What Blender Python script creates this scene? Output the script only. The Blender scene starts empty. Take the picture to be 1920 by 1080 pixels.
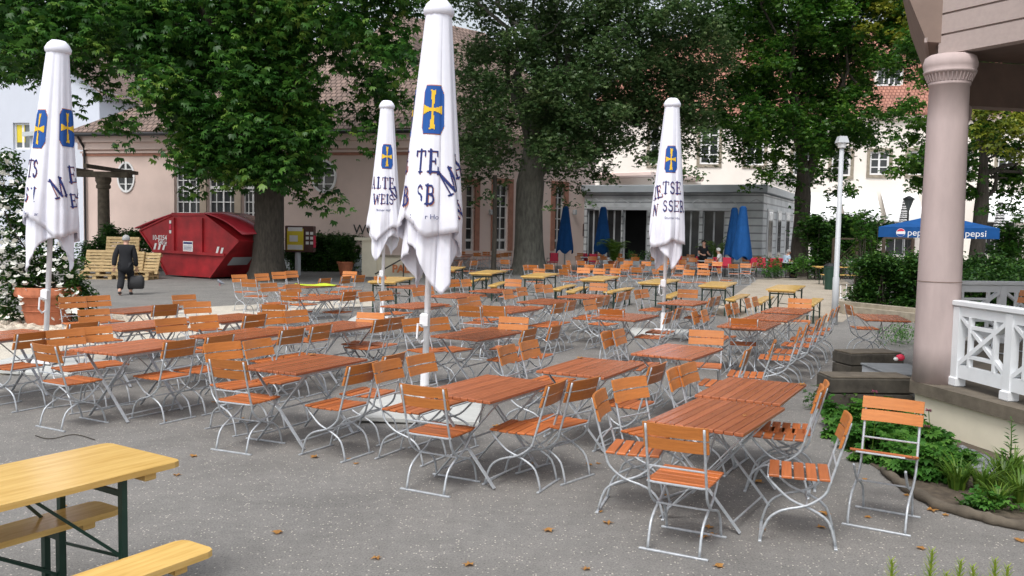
import bpy, math, random
import numpy as np
from mathutils import Matrix, Vector
random.seed(7); RNG = np.random.default_rng(11)
SC = bpy.context.scene; COL = SC.collection
PI = math.pi; R = math.radians
# ------------------------------------------------------------------ camera model (solved from the photograph)
F, PITCH, H, ROLL = 1655.32, .06667, 2.0856, .01864
def ray(px, py):
    c, s, cr, sr = math.cos(PITCH), math.sin(PITCH), math.cos(ROLL), math.sin(ROLL)
    X, Y = px-960, py-540
    X, Y = cr*X+sr*Y, -sr*X+cr*Y
    a, b = X/F, -Y/F
    return a, c+b*s, -s+b*c
def G(px, py, z=0.):                       # point of the photograph on the horizontal plane z
    a, dy, dz = ray(px, py); t = (z-H)/dz
    return Vector((a*t, dy*t, z))
def D(px, py, d):                          # point of the photograph at distance d along +y
    a, dy, dz = ray(px, py); t = d/dy
    return Vector((a*t, d, H+dz*t))
def on_plane(px, py, p0, n):               # point of the photograph on a vertical plane
    r = Vector(ray(px, py)); o = Vector((0, 0, H))
    t = (Vector(p0)-o).dot(n)/r.dot(n)
    return o+r*t
cam_d = bpy.data.cameras.new('camera'); cam = bpy.data.objects.new('camera', cam_d); COL.objects.link(cam)
cam_d.sensor_width = 36; cam_d.lens = 36*F/1920; cam_d.clip_start = .05; cam_d.clip_end = 3000
r0, u0, f0 = Vector((1, 0, 0)), Vector((0, math.sin(PITCH), math.cos(PITCH))), Vector((0, math.cos(PITCH), -math.sin(PITCH)))
cr, sr = math.cos(ROLL), math.sin(ROLL)
rr, uu = cr*r0+sr*u0, cr*u0-sr*r0
cam.matrix_world = Matrix(((rr.x, uu.x, -f0.x, 0), (rr.y, uu.y, -f0.y, 0), (rr.z, uu.z, -f0.z, H), (0, 0, 0, 1)))
SC.camera = cam
# ------------------------------------------------------------------ materials
def nodes(name):
    m = bpy.data.materials.new(name); m.use_nodes = True
    nt = m.node_tree; return m, nt, nt.nodes, nt.links, nt.nodes['Principled BSDF']
def ramp(nt, fac, stops):
    r = nt.nodes.new('ShaderNodeValToRGB'); e = r.color_ramp.elements
    while len(e) < len(stops): e.new(.5)
    for el, (p, c) in zip(e, stops): el.position = p; el.color = (*c, 1)
    nt.links.new(fac, r.inputs[0]); return r.outputs[0]
def coord(nt, kind='Object', scale=(1, 1, 1)):
    t = nt.nodes.new('ShaderNodeTexCoord'); mp = nt.nodes.new('ShaderNodeMapping')
    mp.inputs['Scale'].default_value = scale
    nt.links.new(t.outputs[kind], mp.inputs[0]); return mp.outputs[0]
def noise(nt, vec, scale, detail=4, rough=.55):
    n = nt.nodes.new('ShaderNodeTexNoise'); n.inputs['Scale'].default_value = scale
    n.inputs['Detail'].default_value = detail; n.inputs['Roughness'].default_value = rough
    nt.links.new(vec, n.inputs['Vector']); return n.outputs['Fac']
def bump(nt, h, bs, strength=.3, dist=.01):
    b = nt.nodes.new('ShaderNodeBump'); b.inputs['Strength'].default_value = strength; b.inputs['Distance'].default_value = dist
    nt.links.new(h, b.inputs['Height']); nt.links.new(b.outputs[0], bs.inputs['Normal'])
def mixc(nt, fac, a, b, mode='MIX'):
    m = nt.nodes.new('ShaderNodeMix'); m.data_type = 'RGBA'; m.blend_type = mode
    for s, v in ((m.inputs[0], fac), (m.inputs[6], a), (m.inputs[7], b)):
        if isinstance(v, (int, float)): s.default_value = v
        elif isinstance(v, tuple): s.default_value = (*v, 1)
        else: nt.links.new(v, s)
    return m.outputs[2]
def plain(name, c, rough=.6, var=.12, scale=6, metal=0, bmp=0, spec=None, kind='Object', stretch=(1, 1, 1)):
    m, nt, N, L, bs = nodes(name)
    v = coord(nt, kind, stretch); f = noise(nt, v, scale, 5, .6)
    lo = tuple(x*(1-var) for x in c); hi = tuple(min(1, x*(1+var)) for x in c)
    L.new(ramp(nt, f, [(.3, lo), (.7, hi)]), bs.inputs['Base Color'])
    bs.inputs['Roughness'].default_value = rough; bs.inputs['Metallic'].default_value = metal
    if spec is not None: bs.inputs['Specular IOR Level'].default_value = spec
    if bmp: bump(nt, noise(nt, v, scale*6, 4, .7), bs, bmp, .01)
    return m
def wood(name, lo, hi, rough=.4, scale=(30, 2, 30), per=True, var=.25):
    m, nt, N, L, bs = nodes(name)
    v = coord(nt, 'Object', scale); f = noise(nt, v, 2.2, 6, .65)
    c = ramp(nt, f, [(.3, lo), (.72, hi)])
    g = N.new('ShaderNodeNewGeometry'); oi = N.new('ShaderNodeObjectInfo')
    a = N.new('ShaderNodeMath'); a.operation = 'ADD'; L.new(g.outputs['Random Per Island'], a.inputs[0]); L.new(oi.outputs['Random'], a.inputs[1])
    h = N.new('ShaderNodeMath'); h.operation = 'MULTIPLY_ADD'; L.new(a.outputs[0], h.inputs[0]); h.inputs[1].default_value = var; h.inputs[2].default_value = 1-var
    c2 = N.new('ShaderNodeHueSaturation'); L.new(c, c2.inputs['Color']); L.new(h.outputs[0], c2.inputs['Value'])
    L.new(c2.outputs[0], bs.inputs['Base Color']); bs.inputs['Roughness'].default_value = rough
    bump(nt, f, bs, .15, .003); return m
def leafmat(name, stops, trans=.3, rough=.45):
    m, nt, N, L, bs = nodes(name)
    g = N.new('ShaderNodeNewGeometry'); v = coord(nt, 'Object'); f = noise(nt, v, .55, 3)
    ad = N.new('ShaderNodeMath'); ad.operation = 'MULTIPLY_ADD'; L.new(g.outputs['Random Per Island'], ad.inputs[0]); ad.inputs[1].default_value = .55
    s = N.new('ShaderNodeMath'); s.operation = 'MULTIPLY_ADD'; L.new(f, s.inputs[0]); s.inputs[1].default_value = .9; s.inputs[2].default_value = -.22
    L.new(s.outputs[0], ad.inputs[2])
    c = ramp(nt, ad.outputs[0], stops)
    L.new(c, bs.inputs['Base Color']); bs.inputs['Roughness'].default_value = rough; bs.inputs['Specular IOR Level'].default_value = .35
    tr = N.new('ShaderNodeBsdfTranslucent'); hs = N.new('ShaderNodeHueSaturation'); hs.inputs['Value'].default_value = 1.5
    L.new(c, hs.inputs['Color']); L.new(hs.outputs[0], tr.inputs[0])
    mx = N.new('ShaderNodeMixShader'); mx.inputs[0].default_value = trans
    L.new(bs.outputs[0], mx.inputs[1]); L.new(tr.outputs[0], mx.inputs[2]); L.new(mx.outputs[0], N['Material Output'].inputs[0])
    return m
def gravel(name, a, b, c, sc=1.):
    m, nt, N, L, bs = nodes(name)
    v = coord(nt, 'Object')
    big = noise(nt, v, .35, 5, .6); mid = noise(nt, v, 9*sc, 6, .75); fine = noise(nt, v, 75*sc, 3, .8)
    base = mixc(nt, ramp(nt, mid, [(.3, (0, 0, 0)), (.7, (1, 1, 1))]), a, b)
    base = mixc(nt, ramp(nt, big, [(.35, (.0, .0, .0)), (.7, (.5, .5, .5))]), base, c)
    gr = ramp(nt, fine, [(.3, (.45, .45, .45)), (.5, (1, 1, 1)), (.72, (1.25, 1.22, 1.15))])
    base = mixc(nt, 1., base, gr, 'MULTIPLY')
    patch = noise(nt, v, 1.1, 7, .7); base = mixc(nt, 1., base, ramp(nt, patch, [(.32, (.80, .80, .80)), (.55, (1, 1, 1)), (.75, (1.06, 1.05, 1.04))]), 'MULTIPLY')
    vo = N.new('ShaderNodeTexVoronoi'); vo.inputs['Scale'].default_value = 62*sc; L.new(v, vo.inputs['Vector'])
    sp = N.new('ShaderNodeSeparateColor'); L.new(vo.outputs['Color'], sp.inputs[0])
    pick = N.new('ShaderNodeMath'); pick.operation = 'GREATER_THAN'; L.new(sp.outputs[0], pick.inputs[0]); pick.inputs[1].default_value = .93
    near = N.new('ShaderNodeMath'); near.operation = 'LESS_THAN'; L.new(vo.outputs['Distance'], near.inputs[0]); near.inputs[1].default_value = .38
    both = N.new('ShaderNodeMath'); both.operation = 'MULTIPLY'; L.new(pick.outputs[0], both.inputs[0]); L.new(near.outputs[0], both.inputs[1])
    base = mixc(nt, both.outputs[0], base, (.52, .48, .42))
    L.new(base, bs.inputs['Base Color']); bs.inputs['Roughness'].default_value = .9; bs.inputs['Specular IOR Level'].default_value = .2
    bump(nt, fine, bs, .5, .012); return m
def tiles(name, c1, c2, mortar, w, h, kind='UV', rough=.8):
    m, nt, N, L, bs = nodes(name)
    v = coord(nt, kind); br = N.new('ShaderNodeTexBrick'); L.new(v, br.inputs['Vector'])
    br.inputs['Color1'].default_value = (*c1, 1); br.inputs['Color2'].default_value = (*c2, 1); br.inputs['Mortar'].default_value = (*mortar, 1)
    br.inputs['Scale'].default_value = 1; br.inputs['Brick Width'].default_value = w; br.inputs['Row Height'].default_value = h
    br.inputs['Mortar Size'].default_value = h*.12; br.inputs['Mortar Smooth'].default_value = .4
    f = noise(nt, v, .8, 5); c = mixc(nt, 1., br.outputs['Color'], ramp(nt, f, [(.3, (.7, .7, .7)), (.7, (1.15, 1.12, 1.1))]), 'MULTIPLY')
    L.new(c, bs.inputs['Base Color']); bs.inputs['Roughness'].default_value = rough
    bump(nt, br.outputs['Fac'], bs, -.5, .03); return m
M = dict(
 ground=gravel('gravel_ground', (.172, .167, .16), (.24, .233, .222), (.262, .25, .234)),
 paving=gravel('pale_paving', (.40, .35, .285), (.47, .42, .35), (.42, .36, .29), .7),
 path=gravel('pale_path', (.55, .51, .44), (.64, .60, .52), (.60, .55, .47), .8),
 soil=plain('bed_soil', (.09, .07, .05), .95, .4, 12, bmp=.5),
 orange=wood('oiled_wood', (.39, .128, .027), (.56, .20, .047), .36, (2, 30, 30), var=.3),
 orange_x=wood('oiled_wood_cross', (.36, .098, .026), (.51, .15, .04), .40, (2, 30, 30), var=.32),
 redwood=wood('red_wood', (.33, .10, .043), (.475, .155, .066), .25, var=.3),
 pine=wood('varnished_pine', (.60, .36, .10), (.80, .54, .19), .22, (14, 1.2, 14), var=.06),
 galv=plain('galvanised_steel', (.47, .50, .53), .42, .18, 30, metal=.35),
 darkmetal=plain('dull_metal', (.17, .18, .19), .5, .2, 5),
 green=plain('green_steel', (.012, .045, .03), .4, .15, 10),
 white=plain('white_paint', (.80, .80, .82), .45, .03, 4),
 railwhite=plain('white_rail_paint', (.74, .76, .78), .5, .05, 5),
 cloth=plain('white_canvas', (.80, .81, .89), .85, .035, 5, spec=.1, bmp=.12),
 slab=plain('white_slab', (.50, .51, .49), .8, .08, 7, bmp=.1),
 navy=plain('print_navy', (.035, .05, .17), .8, .05, 8, spec=.1),
 gold=plain('print_gold', (.78, .50, .05), .8, .05, 8, spec=.1),
 rust=plain('print_rust', (.55, .2, .09), .8, .05, 8, spec=.1),
 shield=plain('print_blue', (.03, .10, .34), .8, .06, 8, spec=.1),
 blue=plain('blue_canvas', (.012, .075, .24), .8, .15, 3, spec=.15),
 pinkwall=plain('pink_render', (.70, .55, .49), .9, .09, .55, bmp=.05),
 palewall=plain('pale_pink_render', (.80, .64, .58), .9, .07, .5, bmp=.05),
 cream=plain('cream_render', (.86, .80, .73), .9, .06, .4, bmp=.05),
 plinth=plain('plinth_render', (.72, .66, .52), .9, .06, 2.5, bmp=.1),
 bluewhite=plain('bluish_render', (.60, .635, .71), .9, .03, .8),
 sandstone=plain('red_sandstone', (.42, .20, .14), .85, .15, 4, bmp=.1),
 darkstone=plain('weathered_stone', (.062, .055, .044), .95, .45, 5, bmp=.5),
 capstone=plain('cap_stone', (.12, .10, .075), .95, .35, 5, bmp=.5),
 kerb=plain('kerb_stone', (.30, .26, .20), .95, .3, 4, bmp=.4),
 column=plain('column_paint', (.46, .37, .355), .75, .11, 2.2, bmp=.1, stretch=(2, 2, .5)),
 siding=plain('painted_siding', (.40, .325, .30), .65, .06, 3, stretch=(1, 8, 8)),
 soffit=plain('brown_soffit', (.22, .155, .125), .7, .15, 3),
 grey=plain('grey_panel', (.52, .56, .58), .6, .07, 1.5),
 lightgrey=plain('light_grey_metal', (.48, .50, .52), .5, .05, 3),
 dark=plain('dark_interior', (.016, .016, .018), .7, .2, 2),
 black=plain('black_metal', (.02, .02, .022), .45, .1, 6),
 frame=plain('window_white', (.78, .78, .78), .5, .03, 4),
 skip=plain('red_skip_paint', (.33, .013, .018), .55, .4, 1.5, bmp=.05),
 lid=plain('red_lid', (.42, .03, .045), .25, .15, 2),
 terra=plain('terracotta', (.50, .17, .085), .85, .2, 6, bmp=.1),
 pallet=wood('pallet_wood', (.36, .25, .12), (.56, .42, .22), .8, (4, 4, 20), var=.2),
 bark=plain('tree_bark', (.062, .053, .042), .95, .4, 5, bmp=.9, stretch=(3, 3, .7)),
 bark2=plain('grey_bark', (.115, .112, .095), .95, .4, 3, bmp=.8, stretch=(3, 3, .8)),
 wood_dark=plain('dark_lattice', (.07, .05, .035), .9, .3, 8),
 coat=plain('dark_coat', (.008, .009, .012), .9, .25, 9),
 skin=plain('skin', (.56, .32, .23), .6, .06, 10),
 hair=plain('grey_hair', (.34, .34, .34), .85, .25, 30),
 hairdark=plain('dark_hair', (.02, .015, .012), .7, .25, 30),
 shirt=plain('light_blue_shirt', (.42, .55, .68), .9, .06, 8),
 red=plain('red_fabric', (.62, .03, .075), .7, .1, 6),
 yellow=plain('yellow_poster', (.75, .60, .04), .5, .06, 3),
 lime=plain('lime_cloth', (.50, .60, .03), .8, .2, 12),
 paper=plain('paper', (.78, .78, .76), .6, .04, 5),
 machine=plain('machine_brown', (.085, .035, .028), .4, .2, 4),
 deadleaf=leafmat('dead_leaf', [(.2, (.18, .075, .02)), (.5, (.36, .17, .045)), (.8, (.50, .30, .09))], .2, .7),
 chestnut=leafmat('chestnut_leaves', [(.15, (.013, .05, .008)), (.45, (.030, .10, .015)), (.68, (.075, .185, .028)), (.92, (.23, .34, .06))], .36),
 lime_tree=leafmat('grey_green_leaves', [(.12, (.028, .066, .02)), (.5, (.06, .118, .038)), (.9, (.14, .20, .075))], .36),
 maple=leafmat('maple_leaves', [(.12, (.018, .066, .008)), (.5, (.04, .122, .016)), (.9, (.125, .24, .028))], .38),
 maple_y=leafmat('yellowing_leaves', [(.12, (.05, .09, .012)), (.5, (.16, .20, .02)), (.9, (.34, .34, .04))], .35),
 hedge=leafmat('hedge_leaves', [(.12, (.012, .042, .008)), (.5, (.03, .09, .014)), (.9, (.085, .17, .02))], .2),
 ivy=leafmat('cover_leaves', [(.12, (.025, .085, .012)), (.5, (.055, .17, .025)), (.9, (.13, .28, .045))], .3),
 blade=leafmat('blade_leaves', [(.12, (.035, .09, .012)), (.5, (.09, .18, .02)), (.9, (.20, .28, .04))], .3),
 tip=leafmat('conifer_tips', [(.12, (.10, .20, .02)), (.5, (.24, .34, .035)), (.9, (.46, .46, .06))], .35),
 petal=plain('white_petals', (.78, .78, .72), .7, .05, 8),
 pink=plain('pink_petals', (.70, .25, .42), .7, .1, 8),
 pebble=plain('pebbles', (.56, .49, .40), .85, .25, 5, bmp=.1),
 stone_grey=plain('grey_stones', (.20, .21, .225), .9, .3, 9, bmp=.3),
 pigeon=plain('pigeon_grey', (.16, .17, .20), .7, .3, 14),
 awning=plain('white_awning', (.86, .88, .88), .7, .02, 2),
 rooftile=tiles('brown_roof_tiles', (.215, .155, .13), (.30, .215, .18), (.075, .05, .04), .28, .34),
 redtile=tiles('red_roof_tiles', (.36, .16, .11), (.44, .215, .155), (.16, .06, .045), .3, .38),
 panelline=tiles('grey_cladding', (.60, .64, .67), (.64, .68, .70), (.28, .30, .32), 40., .42, rough=.5),
)
def glassy(name, c, rough=.08):
    m, nt, N, L, bs = nodes(name); v = coord(nt, 'Object')
    L.new(ramp(nt, noise(nt, v, .7, 3), [(.35, c), (.75, tuple(x*2.2+.01 for x in c))]), bs.inputs['Base Color'])
    bs.inputs['Roughness'].default_value = rough; bs.inputs['Specular IOR Level'].default_value = .6; return m
M['glass'] = glassy('window_glass', (.022, .025, .028))
M['glass2'] = glassy('pale_window_glass', (.10, .115, .12), .15)
def wavy(name):
    m, nt, N, L, bs = nodes(name); v = coord(nt, 'UV')
    w = N.new('ShaderNodeTexWave'); w.wave_type = 'BANDS'; w.bands_direction = 'Y'; w.inputs['Scale'].default_value = 2.2; w.inputs['Distortion'].default_value = 5; w.inputs['Detail'].default_value = 0; w.inputs['Detail Scale'].default_value = 1.6
    L.new(v, w.inputs['Vector']); L.new(ramp(nt, w.outputs['Fac'], [(.45, (.03, .03, .03)), (.55, (.75, .75, .75))]), bs.inputs['Base Color']); return m
M['wavy'] = wavy('wavy_stripe_canvas')
# ------------------------------------------------------------------ mesh helpers
class MB:
    def __init__(s, mat=None): s.v = []; s.f = []; s.M = mat or Matrix()
    def add(s, vs, fs):
        k = len(s.v); s.v += [s.M @ Vector(v) for v in vs]; s.f += [tuple(i+k for i in f) for f in fs]; return s
    def box(s, c, sz, rot=None, bev=0):
        x, y, z = sz[0]/2, sz[1]/2, sz[2]/2
        if bev:
            b = bev; P = []
            for sx, sy in ((-1, -1), (1, -1), (1, 1), (-1, 1)):
                for zz, ins in ((-z, b), (-z+b, 0), (z-b, 0), (z, b)): P.append((sx*(x-ins), sy*(y-ins), zz))
            F_ = [(0, 12, 8, 4), (3, 7, 11, 15)]
            for i in range(4):
                a, d = i*4, ((i+1) % 4)*4
                for k in range(3): F_.append((a+k, d+k, d+k+1, a+k+1))
        else:
            P = [(i, j, k) for i in (-x, x) for j in (-y, y) for k in (-z, z)]
            F_ = [(0, 1, 3, 2), (4, 6, 7, 5), (0, 4, 5, 1), (2, 3, 7, 6), (0, 2, 6, 4), (1, 5, 7, 3)]
        m = rot.to_4x4() if rot else Matrix()
        return s.add([Vector(c)+(m @ Vector(p)) for p in P], F_)
    def beam(s, a, b, w, t, up=(0, 0, 1)):            # rectangular bar from a to b
        a, b = Vector(a), Vector(b); d = (b-a); L_ = d.length; d.normalize(); u = Vector(up)
        x = d.cross(u)
        if x.length < 1e-4: x = d.cross(Vector((1, 0, 0)))
        x.normalize(); y = x.cross(d)
        P = [a+x*(i*w/2)+y*(j*t/2) for i, j in ((-1, -1), (1, -1), (1, 1), (-1, 1))]; P += [p+d*L_ for p in P]
        return s.add(P, [(0, 1, 2, 3), (7, 6, 5, 4)]+[(i, i+4, (i+1) % 4+4, (i+1) % 4) for i in range(4)])
    def tube(s, pts, r, n=6, cap=True):
        pts = [Vector(p) for p in pts]; rs = r if isinstance(r, (list, tuple)) else [r]*len(pts)
        P = []; prev = None
        for i, p in enumerate(pts):
            d = (pts[min(i+1, len(pts)-1)]-pts[max(i-1, 0)]).normalized()
            u = prev if prev else (Vector((0, 0, 1)) if abs(d.z) < .9 else Vector((1, 0, 0)))
            x = d.cross(u)
            if x.length < 1e-3: x = d.cross(Vector((0, 1, 0)))
            x.normalize(); y = x.cross(d); prev = y
            for k in range(n):
                a = 2*PI*k/n+PI/n; P.append(p+(x*math.cos(a)+y*math.sin(a))*rs[i])
        Fs = [(i*n+k, i*n+(k+1) % n, (i+1)*n+(k+1) % n, (i+1)*n+k) for i in range(len(pts)-1) for k in range(n)]
        if cap: Fs += [tuple(range(n-1, -1, -1)), tuple((len(pts)-1)*n+k for k in range(n))]
        return s.add(P, Fs)
    def lathe(s, prof, n=16, c=(0, 0, 0), cap=True):
        P = [(c[0]+r*math.cos(2*PI*k/n), c[1]+r*math.sin(2*PI*k/n), c[2]+z) for r, z in prof for k in range(n)]
        Fs = [(i*n+k, i*n+(k+1) % n, (i+1)*n+(k+1) % n, (i+1)*n+k) for i in range(len(prof)-1) for k in range(n)]
        if cap: Fs += [tuple(range(n-1, -1, -1)), tuple((len(prof)-1)*n+k for k in range(n))]
        return s.add(P, Fs)
    def prism(s, poly, y0, y1):                        # polygon in xz, extruded along y
        n = len(poly); P = [(x, y0, z) for x, z in poly]+[(x, y1, z) for x, z in poly]
        return s.add(P, [tuple(range(n)), tuple(range(2*n-1, n-1, -1))]+[(i+n, (i+1) % n+n, (i+1) % n, i) for i in range(n)])
    def slab(s, poly, z0, z1):                         # polygon in xy, extruded along z
        n = len(poly); P = [(p[0], p[1], z0) for p in poly]+[(p[0], p[1], z1) for p in poly]
        return s.add(P, [tuple(range(n-1, -1, -1)), tuple(range(n, 2*n))]+[(i, (i+1) % n, (i+1) % n+n, i+n) for i in range(n)])
    def build(s, name, mat, parent=None, smooth=False, uv=False):
        me = bpy.data.meshes.new(name); me.from_pydata([tuple(v) for v in s.v], [], s.f); me.update()
        return link(name, me, mat, parent, smooth, uv)
def link(name, me, mat, parent=None, smooth=False, uv=False):
    me.materials.append(M[mat] if isinstance(mat, str) else mat)
    if smooth: me.shade_smooth()
    if uv: planar_uv(me)
    o = bpy.data.objects.new(name, me); COL.objects.link(o)
    if parent: o.parent = parent
    return o
def planar_uv(me):                                     # metres along the face's horizontal and up its slope
    ul = me.uv_layers.new(name='uv')
    for p in me.polygons:
        n = p.normal; h = Vector((0, 0, 1)).cross(n)
        h = Vector((1, 0, 0)) if h.length < .02 else h.normalized()
        u = n.cross(h).normalized()
        for li in p.loop_indices:
            c = me.vertices[me.loops[li].vertex_index].co; ul.data[li].uv = (c.dot(h), c.dot(u))
def arrmesh(name, V, Q):
    """fast mesh from numpy arrays: V (n,3), Q (m,k) faces of k corners"""
    me = bpy.data.meshes.new(name); k = Q.shape[1]
    me.vertices.add(len(V)); me.vertices.foreach_set('co', V.astype(np.float32).ravel())
    me.loops.add(Q.size); me.loops.foreach_set('vertex_index', Q.astype(np.int32).ravel())
    me.polygons.add(len(Q)); me.polygons.foreach_set('loop_start', np.arange(0, Q.size, k, dtype=np.int32))
    me.polygons.foreach_set('loop_total', np.full(len(Q), k, dtype=np.int32)); me.update(calc_edges=True); me.validate(); return me
def thing(name, label, cat, loc=(0, 0, 0), rz=0., group=None):
    o = bpy.data.objects.new(name, None); COL.objects.link(o); o.empty_display_size = .2
    o.location = loc; o.rotation_euler = (0, 0, rz); return tag(o, label, cat, group)
def tag(o, label, cat, group=None, kind=None):
    o['label'] = label; o['category'] = cat
    if group: o['group'] = group
    if kind: o['kind'] = kind
    return o
def struct(o): o['kind'] = 'structure'; return o
KIDS = {}
def dup(root, loc, rz, label=None, group=None):
    if root.name not in KIDS: KIDS[root.name] = [(c, list(c.children)) for c in root.children]
    r = root.copy(); COL.objects.link(r); r.location = loc; r.rotation_euler = (0, 0, rz)
    if label: r['label'] = label
    if group: r['group'] = group
    for ch, sub in KIDS[root.name]:
        c = ch.copy(); COL.objects.link(c); c.parent = r
        for g_ in sub:
            e = g_.copy(); COL.objects.link(e); e.parent = c
    return r
def grp(f, *a): return [f(*x) for x in a]
def text_mesh(s, size, extrude=.004, bold=0.):
    cu = bpy.data.curves.new('t', 'FONT'); cu.body = s; cu.size = size; cu.extrude = extrude; cu.offset = bold
    cu.align_x = 'CENTER'; cu.align_y = 'CENTER'
    o = bpy.data.objects.new('t', cu); COL.objects.link(o)
    me = bpy.data.meshes.new_from_object(o.evaluated_get(bpy.context.evaluated_depsgraph_get()))
    bpy.data.objects.remove(o); bpy.data.curves.remove(cu); return me
def put_text(name, s, size, mat, mtx, parent=None, bold=0.):
    """text standing in the xz plane of mtx, read from -y"""
    me = text_mesh(s, size, .003, bold); me.transform(mtx @ Matrix.Rotation(PI/2, 4, 'X'))
    return link(name, me, mat, parent)
# ------------------------------------------------------------------ light and sky
SUN_EL, SUN_ROT = R(58), R(205)
w = bpy.data.worlds.new('World'); SC.world = w; w.use_nodes = True
nt = w.node_tree; sky = nt.nodes.new('ShaderNodeTexSky'); sky.sky_type = 'NISHITA'; sky.sun_disc = False
sky.sun_elevation = SUN_EL; sky.sun_rotation = SUN_ROT; sky.dust_density = 4; sky.air_density = 1.2
hs = nt.nodes.new('ShaderNodeHueSaturation'); hs.inputs['Saturation'].default_value = .34; hs.inputs['Value'].default_value = 1.25
nt.links.new(sky.outputs[0], hs.inputs['Color'])
bg = nt.nodes['Background']; nt.links.new(hs.outputs[0], bg.inputs[0]); bg.inputs[1].default_value = .15
sl = bpy.data.lights.new('sun', 'SUN'); sl.energy = 1.3; sl.angle = R(16); sl.color = (1, .99, .975)
so = bpy.data.objects.new('sun', sl); COL.objects.link(so)
sd = Vector((math.sin(SUN_ROT)*math.cos(SUN_EL), math.cos(SUN_ROT)*math.cos(SUN_EL), math.sin(SUN_EL)))
so.rotation_euler = sd.to_track_quat('Z', 'Y').to_euler()
SC.view_settings.view_transform = 'Standard'; SC.view_settings.look = 'None'; SC.view_settings.exposure = .2
SC.cycles.max_bounces = 6; SC.cycles.transparent_max_bounces = 4; SC.cycles.use_denoising = True
# ------------------------------------------------------------------ ground
def sheet(name, pts, z, mat, kind='structure'):
    me = bpy.data.meshes.new(name); me.from_pydata([(p[0], p[1], z) for p in pts], [], [tuple(range(len(pts)))]); me.update()
    if me.polygons[0].normal.z < 0: me.flip_normals()
    o = link(name, me, mat); o['kind'] = kind; return o
sheet('ground', [(-400, -60), (400, -60), (400, 700), (-400, 700)], 0, 'ground')
sheet('path', [G(*p) for p in ((-160, 654), (40, 636), (200, 598), (400, 575), (560, 566), (700, 560), (700, 574), (580, 580), (445, 612), (300, 640), (120, 697), (-160, 714))], .004, 'path')
pv = [G(*p) for p in ((1330, 586), (1420, 524), (1560, 512), (1640, 560), (1606, 583), (1580, 604), (1430, 610))]
sheet('paving', pv, .004, 'paving')
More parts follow.
